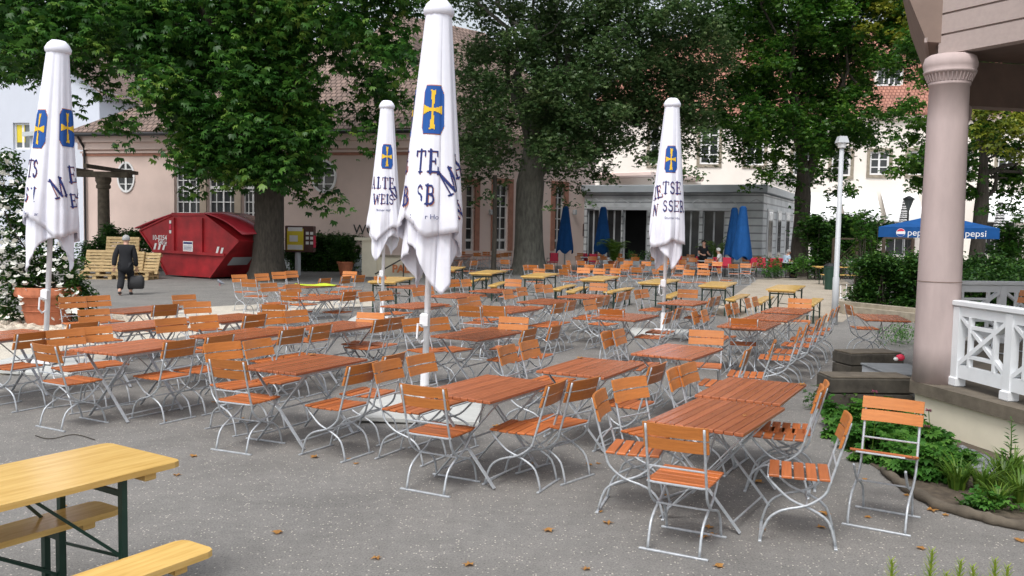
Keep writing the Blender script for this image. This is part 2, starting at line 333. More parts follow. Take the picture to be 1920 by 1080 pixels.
# ------------------------------------------------------------------ buildings
class Wall:
    """a facade standing between two points of the photograph; local x along it, y into the building"""
    def __init__(s, name, label, cat, pxl, dl, pxr, dr):
        a = G(pxl, 500, 0); b = G(pxr, 500, 0)
        ax = a.x/a.y*dl; bx = b.x/b.y*dr
        s.a = Vector((ax, dl, 0)); s.b = Vector((bx, dr, 0)); d = s.b-s.a; s.L = d.length; s.d = d.normalized()
        s.n = Vector((-s.d.y, s.d.x, 0)); s.rz = math.atan2(s.d.y, s.d.x)
        s.o = thing(name, label, cat, s.a, s.rz)
    def at(s, px, py, y=0):
        p = on_plane(px, py, s.a+s.n*y, s.n); q = p-s.a; return q.dot(s.d), p.z
    def side_at(s, px, py):                            # on the right-hand side wall: (depth y, z)
        p = on_plane(px, py, s.b, s.d); return (p-s.b).dot(s.n), p.z
    def rect(s, x0, y0, x1, y1):
        a, b = s.at(x0, y0), s.at(x1, y1); return (min(a[0], b[0]), min(a[1], b[1]), max(a[0], b[0]), max(a[1], b[1]))
    def wall(s, Hh, holes, mat, depth, rev=.22, name='wall', top=True):
        L_ = s.L; mb = MB()
        def grid(f, xs, zs, inside):
            for i in range(len(xs)-1):
                for j in range(len(zs)-1):
                    if not inside((xs[i]+xs[i+1])/2, (zs[j]+zs[j+1])/2): mb.add([f(xs[i], zs[j]), f(xs[i+1], zs[j]), f(xs[i+1], zs[j+1]), f(xs[i], zs[j+1])], [(0, 1, 2, 3)])
        xs = sorted({0, L_, *[h[0] for h in holes], *[h[2] for h in holes]}); zs = sorted({-.3, Hh, *[h[1] for h in holes], *[h[3] for h in holes]})
        grid(lambda x, z: (x, 0, z), xs, zs, lambda x, z: any(h[0] < x < h[2] and h[1] < z < h[3] for h in holes))
        for x0, z0, x1, z1 in holes:
            mb.add([(x0, 0, z0), (x0, rev, z0), (x0, rev, z1), (x0, 0, z1)], [(3, 2, 1, 0)]); mb.add([(x1, 0, z0), (x1, rev, z0), (x1, rev, z1), (x1, 0, z1)], [(0, 1, 2, 3)])
            mb.add([(x0, 0, z0), (x1, 0, z0), (x1, rev, z0), (x0, rev, z0)], [(0, 1, 2, 3)]); mb.add([(x0, 0, z1), (x1, 0, z1), (x1, rev, z1), (x0, rev, z1)], [(3, 2, 1, 0)])
        mb.add([(L_, 0, -.3), (L_, depth, -.3), (L_, depth, Hh), (L_, 0, Hh)], [(0, 1, 2, 3)]); mb.add([(0, 0, -.3), (0, depth, -.3), (0, depth, Hh), (0, 0, Hh)], [(3, 2, 1, 0)])
        mb.add([(0, depth, -.3), (L_, depth, -.3), (L_, depth, Hh), (0, depth, Hh)], [(3, 2, 1, 0)])
        if top: mb.add([(0, 0, Hh), (L_, 0, Hh), (L_, depth, Hh), (0, depth, Hh)], [(0, 1, 2, 3)])
        return mb.build(name, mat, s.o, uv=True)
    def window(s, r, cols, rows, y=.16, fw=.09, bw=.045, glass='glass', transom=None, name='window'):
        x0, z0, x1, z1 = r; mb = MB(); t = .07
        for a, b in (((x0+fw/2, y, z0), (x0+fw/2, y, z1)), ((x1-fw/2, y, z0), (x1-fw/2, y, z1))): mb.box(((a[0]+b[0])/2, y, (z0+z1)/2), (fw, t, z1-z0))
        for z in (z0+fw/2, z1-fw/2): mb.box(((x0+x1)/2, y, z), (x1-x0-2*fw, t-.006, fw))
        for i in range(1, cols): mb.box((x0+(x1-x0)*i/cols, y, (z0+z1)/2), (bw*(1.8 if i*2 == cols else 1), t-.012, z1-z0-2*fw))
        for j in range(1, rows): mb.box(((x0+x1)/2, y, z0+(z1-z0)*j/rows), (x1-x0-2*fw, t-.02, bw))
        if transom: mb.box(((x0+x1)/2, y-.01, z0+(z1-z0)*transom), (x1-x0-2*fw, t, .13))
        f = mb.build(name, 'frame', s.o)
        MB().box(((x0+x1)/2, y+.03, (z0+z1)/2), (x1-x0-.02, .012, z1-z0-.02)).build('pane', glass, f); return f
    def surround(s, r, wd, mat, proud=.05, sill=True):
        x0, z0, x1, z1 = r; mb = MB()
        for x in (x0-wd/2, x1+wd/2): mb.box((x, -proud/2+.02, (z0+z1)/2), (wd, proud+.04, z1-z0))
        mb.box(((x0+x1)/2, -proud/2+.018, z1+wd/2), (x1-x0+2*wd, proud+.044, wd))
        if sill: mb.box(((x0+x1)/2, -proud/2, z0-wd/2), (x1-x0+2*wd, proud+.09, wd))
        return mb.build('window_surround', mat, s.o)
    def oval(s, px, py, rx, ry):
        cx, cz = s.at(px, py); n = 28; k = 44/F*.96; a, b = rx*k, ry*k
        mb = MB()
        for (ra, rb, y) in ((a, b, -.05),): pass
        ring = []
        for i in range(n):
            t = 2*PI*i/n
            for m_, y in ((1., -.06), (1., .0), (.84, .0), (.84, -.06)): ring.append((cx+math.cos(t)*a*m_, y, cz+math.sin(t)*b*(m_ if m_ == 1 else .88)))
        mb.add(ring, [(i*4+k, i*4+(k+1) % 4, ((i+1) % n)*4+(k+1) % 4, ((i+1) % n)*4+k) for i in range(n) for k in range(4)])
        mb.box((cx, -.035, cz), (.10, .04, b*1.8)); mb.box((cx, -.033, cz+.05), (a*1.75, .036, .07)); mb.box((cx, -.032, cz-b*.45), (a*1.4, .03, .04)); mb.box((cx, -.032, cz+b*.5), (a*1.4, .03, .04))
        f = mb.build('window', 'frame', s.o)
        MB().add([(cx+math.cos(2*PI*i/n)*a*.9, -.012, cz+math.sin(2*PI*i/n)*b*.9) for i in range(n)], [tuple(range(n))]).build('pane', 'glass', f)
    def hip(s, Hh, depth, ridge, over, inset, mat, name='roof', y0=0, thick=.16, inset2=None):
        L_ = s.L; e = over; z = Hh
        P = [(-e, y0-e, z), (L_+e, y0-e, z), (L_+e, depth+e, z), (-e, depth+e, z), (inset, depth/2, ridge), (L_-(inset2 or inset), depth/2, ridge)]
        P += [(p[0], p[1], p[2]-thick) for p in P[:4]]
        mb = MB().add(P, [(0, 1, 5, 4), (1, 2, 5), (2, 3, 4, 5), (3, 0, 4), (6, 7, 1, 0), (7, 8, 2, 1), (8, 9, 3, 2), (9, 6, 0, 3), (9, 8, 7, 6)])
        return mb.build(name, mat, s.o, uv=True)
# hall on the left
hall = Wall('hall', 'pink rendered hall with oval windows, tall white glazed windows and brown tiled roof', 'building', 158, 44.5, 778, 40)
eave = hall.at(420, 253)[1]
tall = [hall.rect(326, 297, 376, 440), hall.rect(388, 297, 441, 440), hall.rect(453, 297, 487, 440)]
hall.wall(eave, tall, 'pinkwall', 15, .3)
for r in tall: hall.window(r, 4, 7, .24, .08, .04, transom=.62)
pil = MB()
for i in range(2):
    xm = (tall[i][2]+tall[i+1][0])/2; pil.box((xm, -.03, (tall[0][1]+tall[0][3])/2), (.34, .10, tall[0][3]-tall[0][1]))
pil.build('window_pier', 'sandstone', hall.o).data.materials[0] = plain('hall_pier', (.40, .33, .26), .9, .1, 3)
hall.oval(237, 332, 20, 30); hall.oval(608, 331, 25, 30)
mb = MB()
for z, h, p in ((eave-.17, .30, .32), (eave-.50, .34, .16), (eave-.80, .09, .09)): mb.box((hall.L/2, -p/2, z), (hall.L+p*2, p, h))
mb.build('cornice', 'palewall', hall.o)
MB().box((hall.L/2, -.012, eave-.92), (hall.L, .05, .13)).build('cornice_band', 'sandstone', hall.o)
hall.hip(eave+.17, 15, 12.6, .55, 10.5, 'rooftile', inset2=3.2)
MB().tube([(-.4, -.62, eave+.02), (hall.L+.4, -.62, eave+.02)], .09, 8).build('gutter', 'black', hall.o)
MB().tube([(.15, -.55, eave), (.2, -.12, eave-.6), (.2, -.12, .1)], .06, 8).build('downpipe', 'black', hall.o)
xw, zw = hall.at(683, 431)
put_text('wc_lettering', 'WC', .62, 'black', Matrix.Translation((xw, -.02, zw)), hall.o)
MB().box((hall.L*.76, -.05, .25), (hall.L*.46, .10, 1.1)).build('plinth_band', 'grey', hall.o)
# wing in the middle
wing = Wall('hall_wing', 'pale pink wing with red sandstone door frames behind the big grey trunk', 'building', 790, 45, 1112, 54)
wt = [wing.rect(862, 345, 889, 470), wing.rect(930, 345, 952, 470), wing.rect(1041, 350, 1056, 470)]
weave = wing.at(950, 262)[1]
wing.wall(weave, wt, 'palewall', 14, .25)
for r in wt: wing.window(r, 2, 6, .18, .09, .05, transom=.16); wing.surround(r, .32, 'sandstone', .06, False)
wing.hip(weave+.1, 14, 14.5, .5, 3, 'rooftile')
for px in (918, 1075):
    x, z = wing.at(px, 398); l = MB().box((x, -.12, z), (.16, .2, .3), bev=.03); l.build('wall_lamp', 'lightgrey', wing.o)
# white house far left
wh = Wall('white_house', 'bluish white gabled house behind the chestnut branches', 'building', -210, 58, 190, 56)
hz = wh.at(190, 168)[1]; wr = wh.rect(24, 230, 56, 280)
wh.wall(hz, [wr], 'bluewhite', 12, .3); wh.window(wr, 2, 1, .2, .12, .08, 'glass2')
x, z = wr[0], wr[1]
MB().box(((wr[0]+wr[2])/2-.15, .19, wr[1]+1.0), (.55, .02, 1.1)).build('curtain', 'yellow', wh.o)
MB().add([(0, 0, hz), (wh.L, 0, hz), (wh.L/2, 0, hz+5.2)], [(0, 1, 2)]).build('gable', 'bluewhite', wh.o)
MB().add([(-.5, -.5, hz-.4), (wh.L/2, -.5, hz+5.35), (wh.L/2, 12.5, hz+5.35), (-.5, 12.5, hz-.4), (wh.L+.5, -.5, hz-.4), (wh.L+.5, 12.5, hz-.4)], [(0, 1, 2, 3), (1, 4, 5, 2)]).build('roof', 'rooftile', wh.o, uv=True)
an = Wall('flat_roof_annex', 'low white annex with a grey flat roof edge beside the pink hall', 'building', 60, 51, 176, 48)
az = an.at(150, 250)[1]; an.wall(az, [], 'bluewhite', 6)
MB().box((an.L/2, 3, az+.12), (an.L+.5, 6.6, .24)).build('roof', 'grey', an.o)
# long building on the right
big = Wall('long_building', 'long cream pink building with red tiled roof, dormers and white windows', 'building', 1096, 80, 2100, 72)
be = big.at(1500, 216)[1]
wins = [big.rect(1314, 235, 1347, 308), big.rect(1400, 237, 1432, 310), big.rect(1488, 284, 1522, 330), big.rect(1560, 284, 1594, 330), big.rect(1632, 284, 1666, 328), big.rect(1704, 283, 1737, 328), big.rect(1872, 284, 1906, 330), big.rect(1790, 284, 1822, 328), big.rect(1220, 236, 1252, 309)]
shop = [big.rect(x, 415, x+52, 480) for x in (1520, 1590, 1662, 1850)]
big.wall(be, wins+shop, 'cream', 14, .25)
for r in wins: big.window(r, 2, 3 if r[3]-r[1] < 2.6 else 4, .16, .15, .09); big.surround(r, .26, 'kerb', .06)
for r in shop: big.window(r, 3, 2, .18, .1, .06, 'glass')
MB().box((big.L/2, -.2, be-.2), (big.L+.6, .42, .38)).build('cornice', 'palewall', big.o)
big.hip(be+.1, 14, be+8.5, .6, 6, 'redtile')
slope = 8.4/7.6
for px in (1412, 1530, 1660, 1752, 1890):
    x, z = big.at(px, 170, 3); dz = be+.1+3.0*slope*.95
    d_ = MB().box((x, 3.4, be+3.3), (2.3, 3.2, 2.1)); ob = d_.build('dormer', 'cream', big.o)
    MB().box((x-.42, 1.77, be+3.45), (.10, .08, 1.5)).box((x+.42, 1.77, be+3.45), (.10, .08, 1.5)).box((x, 1.765, be+4.2), (1.9, .08, .12)).box((x, 1.765, be+2.75), (1.9, .08, .12)).box((x-.95, 1.77, be+3.47), (.12, .08, 1.36)).box((x+.95, 1.77, be+3.47), (.12, .08, 1.36)).box((x, 1.775, be+3.5), (.14, .06, 1.34)).build('dormer_frame', 'frame', ob)
    MB().box((x, 1.79, be+3.5), (1.86, .02, 1.4)).build('pane', 'glass', ob)
    MB().add([(x-1.5, 1.4, be+4.3), (x+1.5, 1.4, be+4.3), (x, 1.4, be+5.5), (x-1.5, 7, be+4.3), (x+1.5, 7, be+4.3), (x, 7, be+5.5)], [(0, 1, 2), (0, 2, 5, 3), (1, 4, 5, 2), (0, 3, 4, 1)]).build('dormer_roof', 'redtile', ob, uv=True)
# awnings of the shop front
for i, (x0, x1, lab) in enumerate(((1512, 1568, 'white canvas awning directly right of the maple trunk'), (1576, 1643, 'white canvas awning straight behind the lamp post'), (1652, 1720, 'white canvas awning above the open blue parasol'), (1838, 1925, 'white canvas awning seen right of the pink column'))):
    a, b = big.at(x0, 362), big.at(x1, 362); zb = big.at(x0, 400, -2.2)[1]
    t = thing('awning', lab, 'awning', big.o.location, big.rz, 'white awnings along the long building')
    MB().add([(a[0], -.02, a[1]), (b[0], -.02, b[1]), (b[0], -2.2, zb), (a[0], -2.2, zb), (a[0], -.02, a[1]-.06), (b[0], -.02, b[1]-.06), (b[0], -2.2, zb-.06), (a[0], -2.2, zb-.06)], [(3, 2, 1, 0), (4, 5, 6, 7), (0, 1, 5, 4), (1, 2, 6, 5), (2, 3, 7, 6), (3, 0, 4, 7)]).build('canopy', 'awning', t)
    MB().box(((a[0]+b[0])/2, -2.21, zb-.35), (b[0]-a[0], .02, .62)).build('valance', 'awning', t)
    mb = MB()
    for x in (a[0]+.1, b[0]-.1): mb.tube([(x, -.05, zb-.3), (x, -2.15, zb-.08)], .03)
    mb.build('arm', 'lightgrey', t)
# grey cafe pavilion
caf = Wall('cafe_pavilion', 'flat roofed grey cafe pavilion with dark glazed front openings', 'building', 1084, 53.5, 1425, 49)
cz = caf.at(1300, 362)[1]
ch = [caf.rect(1101, 392, 1121, 486), caf.rect(1136, 392, 1163, 486), caf.rect(1168, 392, 1212, 488), caf.rect(1222, 392, 1268, 486), caf.rect(1278, 394, 1309, 486), caf.rect(1318, 394, 1356, 486)]
caf.wall(cz, ch, 'panelline', 13, .35)
for i, r in enumerate(ch):
    if i == 2:
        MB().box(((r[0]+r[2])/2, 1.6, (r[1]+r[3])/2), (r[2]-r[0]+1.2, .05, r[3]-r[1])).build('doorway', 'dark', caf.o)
        mb = MB()
        for x in (r[0]+.06, r[2]-.06): mb.box((x, .2, (r[1]+r[3])/2), (.1, .1, r[3]-r[1]))
        mb.build('door_frame', 'lightgrey', caf.o)
    else: caf.window(r, 2, 1, .2, .07, .05).data.materials[0] = M['lightgrey']
x0 = caf.at(1364, 400)[0]
cl = MB().box(((x0+caf.L)/2, -.04, cz/2), (caf.L-x0+.08, .1, cz-.02)); cl.build('cladding', 'panelline', caf.o, uv=True)
sidew = [caf.side_at(px, 420)[0] for px in (1436, 1446, 1454, 1462, 1470, 1478)]
mb = MB().box((caf.L+.03, 6.5, cz/2), (.06, 12.9, cz-.03)); mb.build('side_cladding', 'panelline', caf.o, uv=True)
for i in range(0, 6, 2):
    a, b = sidew[i], sidew[i+1]; sw = MB().box((caf.L+.08, (a+b)/2, 2.0), (.06, b-a, 3.0)); fr = sw.build('side_window', 'frame', caf.o)
    MB().box((caf.L+.12, (a+b)/2, 2.0), (.02, (b-a)*.72, 2.7)).build('pane', 'glass', fr)
roof = MB().box((caf.L/2, 6.4, cz+.24), (caf.L+.6, 13.4, .44), bev=.03); roof.build('roof', 'lightgrey', caf.o).data.materials[0] = plain('zinc_roof', (.42, .46, .49), .45, .06, 2)
mb = MB()
for i in range(7):
    x = caf.L*(.06+i*.145); mb.tube([(x, -.05, cz-.55), (x+.5, -.5, cz-.35), (x+1.0, -.08, cz-.62)], .025)
mb.build('awning_arm', 'lightgrey', caf.o)
mb = MB(); mb.box((caf.L/2, -.30, cz-.92), (caf.L*.8, .22, .16)); mb.build('awning_cassette', 'lightgrey', caf.o)
x, z = caf.at(1082, 431); MB().box((caf.at(1098, 431)[0]-.35, -.05, z), (.5, .08, .75)).build('menu_board', 'machine', caf.o)
mb = MB()
for i in range(26): mb.tube([(caf.L+.4, .3+i*.45, cz+.46), (caf.L+.4, .3+i*.45, cz+1.3)], .02, 4)
mb.tube([(caf.L+.4, .3, cz+1.3), (caf.L+.4, 12, cz+1.3)], .03, 4); mb.build('roof_railing', 'lightgrey', caf.o)
low = Wall('low_wing', 'low cream wing with a projecting eave just behind the cafe roof', 'building', 1120, 66, 1218, 63)
lz = low.at(1180, 334)[1]; low.wall(lz, [], 'cream', 7); MB().box((low.L/2, 2.6, lz+.2), (low.L+1.2, 7.4, .36), bev=.08).build('eave', 'palewall', low.o)
# ------------------------------------------------------------------ round bandstand on the right
ZP = .5
V0 = Vector((4.66, 9.62)); u1 = Vector((.2, -.98)); V1 = V0+u1*4.6; Vm = Vector((6.45, 13.2)); Vn = Vector((10., 13.9)); Vc = Vector((14, 11)); Vd = Vector((13.5, 5)); Ve = Vector((9, 2.2))
poly = [V1, V0, Vm, Vn, Vc, Vd, Ve]
def outset(ps, k):
    c = sum(ps, Vector((0, 0)))/len(ps); return [p+(p-c).normalized()*k for p in ps]
band = thing('bandstand', 'bandstand with pink column, boarded beam, white cross railing and stone rim', 'bandstand', (0, 0, 0))
MB().slab(outset(poly, .19), -.2, ZP-.135).build('plinth', 'plinth', band)
MB().slab(outset(poly, .25), ZP-.13, ZP).build('stone_rim', 'capstone', band)
def columnat(p):
    rb, rt = .225, .198; zt = 3.70; pr = [(rb, ZP+.002)]
    for i in range(1, 9): t = i/8; pr.append((rb+(rt-rb)*t**1.6, ZP+(zt-ZP)*t))
    pr += [(rt+.012, zt+.005), (rt+.012, zt+.03), (rt+.004, zt+.04), (rt+.04, zt+.125), (rt+.062, zt+.13), (rt+.066, zt+.155), (rt+.056, zt+.165), (rt+.07, zt+.20), (rt+.072, zt+.24), (rt+.055, zt+.30), (rt+.02, zt+.325)]
    c = MB().lathe(pr, 40, (p.x, p.y, 0)).build('column', 'column', band, True)
    fl = MB()
    for k in range(36):
        a = 2*PI*k/36; fl.tube([(p.x+(rt+.012)*math.cos(a), p.y+(rt+.012)*math.sin(a), zt+.045), (p.x+(rt+.046)*math.cos(a), p.y+(rt+.046)*math.sin(a), zt+.122)], .010, 5)
    fl.build('capital_fluting', 'column', c)
    MB().lathe([(rb+.0005, 1.60), (rb+.0015, 1.604), (rb+.0005, 1.608)], 40, (p.x, p.y, 0), False).build('column_joint', 'soffit', c); MB().lathe([(rt+.006, 2.9), (rt+.0068, 2.903), (rt+.006, 2.906)], 40, (p.x, p.y, 0), False).build('column_joint', 'soffit', c)
for p in (V0, Vm+Vector((.0, .0)), Vn, V1): columnat(p) if p is not Vm else None
ZB = 4.03
def wallbeam(a, b, z0, z1, th, name, mat, boards=0):
    mb = MB(); d = (b-a); n = Vector((-d.y, d.x)).normalized()
    if not boards: mb.beam((a.x, a.y, (z0+z1)/2), (b.x, b.y, (z0+z1)/2), th, z1-z0)
    else:
        mb.beam((a.x, a.y, (z0+z1)/2), (b.x, b.y, (z0+z1)/2), th-.06, z1-z0-.01)
        h = (z1-z0)/boards
        for i in range(boards):
            mb.beam((a.x, a.y, z0+h*(i+.5)), (b.x, b.y, z0+h*(i+.5)), th, h-.022)
    return mb.build(name, mat, band)
ub = Vector((.46, -.85)).normalized(); nb = Vector((-.88, -.476))*.0
wallbeam(V0-ub*.10, V0+ub*4.6, ZB, ZB+1.32, .15, 'boarded_beam', 'siding', 6)
wallbeam(V0+(Vm-V0).normalized()*.15, Vm, ZB+.002, ZB+.6, .3, 'side_beam', 'soffit'); wallbeam(Vm+Vector((.12, .02)), Vn, ZB-.02, ZB+.62, .3, 'rear_beam', 'soffit')
wallbeam(Vn, Vc, ZB, ZB+.6, .3, 'rear_beam', 'soffit')
MB().slab(outset(poly, -.1), ZB+.64, ZB+.7).build('ceiling', 'soffit', band)
rp = outset(poly, -.25); cen = sum(poly, Vector((0, 0)))/len(poly)
mb = MB(); n = len(rp)
mb.add([(p.x, p.y, ZB+1.34) for p in rp]+[(cen.x, cen.y, ZB+3.9)], [(i, (i+1) % n, n) for i in range(n)]); mb.build('roof', 'rooftile', band, uv=True)
dv = (Vm-V0).normalized(); nv = Vector((-dv.y, dv.x))
sec = [(.10, 4.17), (.24, 4.19), (.45, 4.70), (.62, 5.15), (.62, 5.4), (.10, 5.4)]
mb = MB(); st, en = V0-dv*.02, Vm+dv*.3; k = len(sec)
mb.add([(b.x+nv.x*o_, b.y+nv.y*o_, z) for b in (st, en) for o_, z in sec], [tuple(range(k-1, -1, -1)), tuple(range(k, 2*k))]+[(i, (i+1) % k, (i+1) % k+k, i+k) for i in range(k)]); mb.build('eave_soffit', 'soffit', band)
mb = MB(); mb.beam((st.x+nv.x*.25, st.y+nv.y*.25, 4.21), (en.x+nv.x*.25, en.y+nv.y*.25, 4.21), .03, .05); mb.build('fascia', 'siding', band)
def railing(a, b, npan, ztop, label, seg=None):
    d = (b-a); L_ = d.length; ang = math.atan2(d.y, d.x); z0 = ZP; t = thing('railing', label, 'railing', (a.x, a.y, z0), ang, 'white cross railings of the bandstand')
    h = ztop-z0; pw = L_/npan; x = 0
    MB().box((L_/2, 0, h-.03), (L_+.1, .12, .06), bev=.01).box((L_/2, 0, h-.115), (L_, .055, .10)).build('top_rail', 'railwhite', t)
    MB().box((L_/2, 0, .17), (L_, .06, .14)).build('bottom_rail', 'railwhite', t)
    for i in range(npan+1):
        MB().box((i*pw, 0, h/2-.02), (.10, .085, h-.1)).box((i*pw, 0, .05), (.13, .12, .10), bev=.012).build('post', 'railwhite', t)
    for i in range(npan):
        x0, x1 = i*pw+.05, (i+1)*pw-.05; zb, zt = .24, h-.165; mb = MB()
        mb.beam((x0, .0, zb), (x1, 0, zt), .045, .065, (0, 1, 0)); mb.beam((x0, .004, zt), (x1, .004, zb), .038, .06, (0, 1, 0))
        cx, cz_ = (x0+x1)/2, (zb+zt)/2; bx, bz = (x1-x0)*.27, (zt-zb)*.30
        for s_ in (-1, 1):
            mb.beam((cx-bx, -.004, cz_+s_*bz), (cx+bx, -.004, cz_+s_*bz), .036, .05, (0, 1, 0)); mb.beam((cx+s_*bx, -.008, zb), (cx+s_*bx, -.008, zt), .034, .05, (0, 1, 0))
        mb.build('lattice', 'railwhite', t)
railing(Vector((4.77, 9.36)), Vector((4.77, 9.36))+Vector((.13, -.99))*4.1, 5, 1.42, 'white timber railing with crossed bars beside the pink column')
railing(Vector((6.5, 13.15)), Vector((10., 13.6)), 4, 1.44, 'white timber railing on the far rim of the bandstand')
# stone walls in front of it
def stoneblock(name, label, a, b, th, h, group='dark stone walls beside the bandstand'):
    d = (b-a); L_ = d.length
    t = thing(name, label, 'wall', (a.x, a.y, 0), math.atan2(d.y, d.x), group)
    MB().box((L_/2, th/2, h*.27), (L_, th, h*.54-.012), bev=.009).box((L_/2+.01, th/2, h*.77), (L_+.02, th+.012, h*.46-.01), bev=.012).build('stone_body', 'darkstone', t)
    MB().box((L_/2, th/2, h+.006), (L_-.02, th-.03, .02), bev=.006).build('coping', 'capstone', t)
p1, p2 = G(1556, 772), G(1708, 782)
stoneblock('stone_wall', 'dark stone wall with flat coping nearest the pink column', Vector(p1[:2]), Vector((4.78, p1.y+.05)), .42, .40)
p1 = G(1594, 712); stoneblock('stone_wall', 'lower dark stone wall behind the gap left of the column', Vector(p1[:2]), Vector((5.75, p1.y+.2)), .45, .37)
pm = Vector((G(1690, 700, .3).x, G(1690, 700, .3).y, .0))
t = thing('metal_cover', 'grey metal cover plate lying between the stone walls', 'cover', (4.92, 11.1, 0))
MB().box((0, 0, .40), (.62, .9, .03), bev=.008).build('plate', 'darkmetal', t); MB().box((-.28, 0, .19), (.03, .85, .38)).box((-.1, 0, .19), (.33, .2, .36)).build('side_panel', 'lightgrey', t)
# ------------------------------------------------------------------ beer garden chair, table, trestle table
def chair_mesh():
    t = thing('folding_chair', 'x', 'chair')
    mb = MB()                                            # seat: five slats across
    for i in range(5): mb.box((0, -.165+i*.081, .455+.012*((i-2)/2)**2*.4), (.415, .067, .018), bev=.004)
    seat = mb.build('seat', 'orange_x', t); mb.M = Matrix()
    mb = MB()
    for z0, z1, y0, y1 in ((.685, .765, -.263, -.287), (.778, .862, -.291, -.316)):   # slightly curved back slats
        n = 6
        for k in range(n):
            xa, xb = -.215+.43*k/n, -.215+.43*(k+1)/n; ca, cb = .022*(1-(xa/.215)**2), .022*(1-(xb/.215)**2)
            P = []
            for x, c in ((xa, -ca), (xb, -cb)):
                for th in (.024, .006):
                    for z, y in ((z0, y0), (z1, y1)): P.append((x, y+c+th, z))
            f = [(2, 6, 7, 3), (0, 1, 5, 4), (1, 3, 7, 5), (0, 4, 6, 2)]
            if k == 0: f.append((0, 2, 3, 1))
            if k == n-1: f.append((4, 5, 7, 6))
            mb.add(P, f)
    # weld the slat segments
    import bmesh
    bk = mb.build('backrest', 'orange', t); bm = bmesh.new(); bm.from_mesh(bk.data); bmesh.ops.remove_doubles(bm, verts=bm.verts, dist=1e-4); bmesh.ops.recalc_face_normals(bm, faces=bm.faces); bm.to_mesh(bk.data); bm.free()
    def curve(pts, k=3):
        out = []; P = [Vector(p) for p in pts]
        for i in range(len(P)-1):
            a, b, c, d = P[max(i-1, 0)], P[i], P[i+1], P[min(i+2, len(P)-1)]
            for j in range(k):
                s = j/k; out.append(.5*((2*b)+(c-a)*s+(2*a-5*b+4*c-d)*s*s+(3*b-a-3*c+d)*s**3))
        return out+[P[-1]]
    for s in (-1, 1):
        mb = MB(); x = s*.192
        mb.tube(curve([(x, -.312, .855), (x, -.262, .66), (x, -.205, .46), (x, -.17, .36), (x, -.06, .275), (x, .10, .225), (x, .19, .15), (x, .235, .012)], 3), .0095, 6); mb.build('back_leg', 'galv', t, True)
        mb = MB(); x = s*.172
        mb.tube(curve([(x, .20, .445), (x, .165, .40), (x, .05, .30), (x, -.09, .245), (x, -.20, .17), (x, -.25, .012)], 3), .0095, 6); mb.build('front_leg', 'galv', t, True)
    for y in (.235, -.25): MB().box((0, y, .007), (.46, .022, .013), bev=.003).build('foot_bar', 'galv', t)
    MB().tube([(-.192, -.232, .562), (.192, -.232, .562)], .007).build('back_rod', 'galv', t)
    MB().tube([(-.18, -.06, .268), (.18, -.06, .268)], .007).build('stretcher', 'galv', t)
    MB().tube([(-.205, -.203, .452), (-.16, -.203, .446), (.16, -.203, .446), (.205, -.203, .452)], .008).build('seat_rod', 'galv', t)
    MB().tube([(-.16, -.19, .444), (-.16, .2, .446), (.16, .2, .446), (.16, -.19, .444)], .007).build('seat_frame', 'galv', t)
    return t
CHAIR0 = chair_mesh(); used = {'c': 0, 't': 0, 'b': 0, 'n': 0}
def place(kind, proto, loc, rz, label, group):
    if not used[kind]:
        used[kind] = 1; proto.location = loc; proto.rotation_euler = (0, 0, rz); proto['label'] = label; proto['group'] = group; return proto
    return dup(proto, loc, rz, label, group)
def chair(px, py, hd, label, group='slatted folding chairs around the orange tables'):
    p = G(px, py, .86); a = R(hd); f = Vector((math.cos(a), math.sin(a), 0))
    return place('c', CHAIR0, (p.x+f.x*.305, p.y+f.y*.305, 0), a-PI/2, label, group)
def table_mesh():
    t = thing('garden_table', 'x', 'table'); W, L_ = .70, 1.08; mb = MB(); n = 10; w_ = W/n
    for i in range(n): mb.box((-W/2+w_*(i+.5), 0, .736), (w_-.007, L_, .026), bev=.004)
    mb.build('tabletop', 'redwood', t)
    mb = MB()
    for y in (-.36, .36): mb.box((0, y, .713), (W-.06, .05, .018))
    for x in (-.3, .3): mb.box((x, 0, .708), (.03, .9, .022))
    mb.build('top_frame', 'galv', t)
    for s in (-1, 1):
        y = s*.37
        MB().beam((-.30, y, .70), (.30, y+s*.0, .012), .008, .034, (0, 1, 0)).build('leg', 'galv', t)
        MB().beam((.30, y-s*.03, .70), (-.30, y-s*.03, .012), .008, .034, (0, 1, 0)).build('leg', 'galv', t)
    MB().tube([(.245, -.37, .078), (.245, .37, .078)], .008).build('foot_rail', 'galv', t); MB().tube([(-.245, -.34, .078), (-.245, .34, .078)], .008).build('foot_rail', 'galv', t)
    mb = MB().tube([(0, -.37, .355), (0, .37, .355)], .009)
    mb.tube([(0, -.33, .355), (.0, .05, .70)], .007).tube([(0, .33, .355), (.0, -.05, .70)], .007)
    mb.build('stretcher', 'galv', t); return t
TABLE0 = table_mesh()
def table(corner, px, py, ang, label, name=None, group='slatted orange garden tables in rows'):
    p = G(px, py, .75); e1 = Vector((math.cos(ang), math.sin(ang), 0)); e2 = Vector((math.sin(ang), -math.cos(ang), 0))
    k = {'N': (.54, -.35), 'L': (.54, .35), 'R': (-.54, -.35), 'F': (-.54, .35), 'C': (0, 0)}[corner]
    c = p+e1*k[0]+e2*k[1]
    return place('t', TABLE0, (c.x, c.y, 0), ang-PI/2, label, group)
AN = 1.06
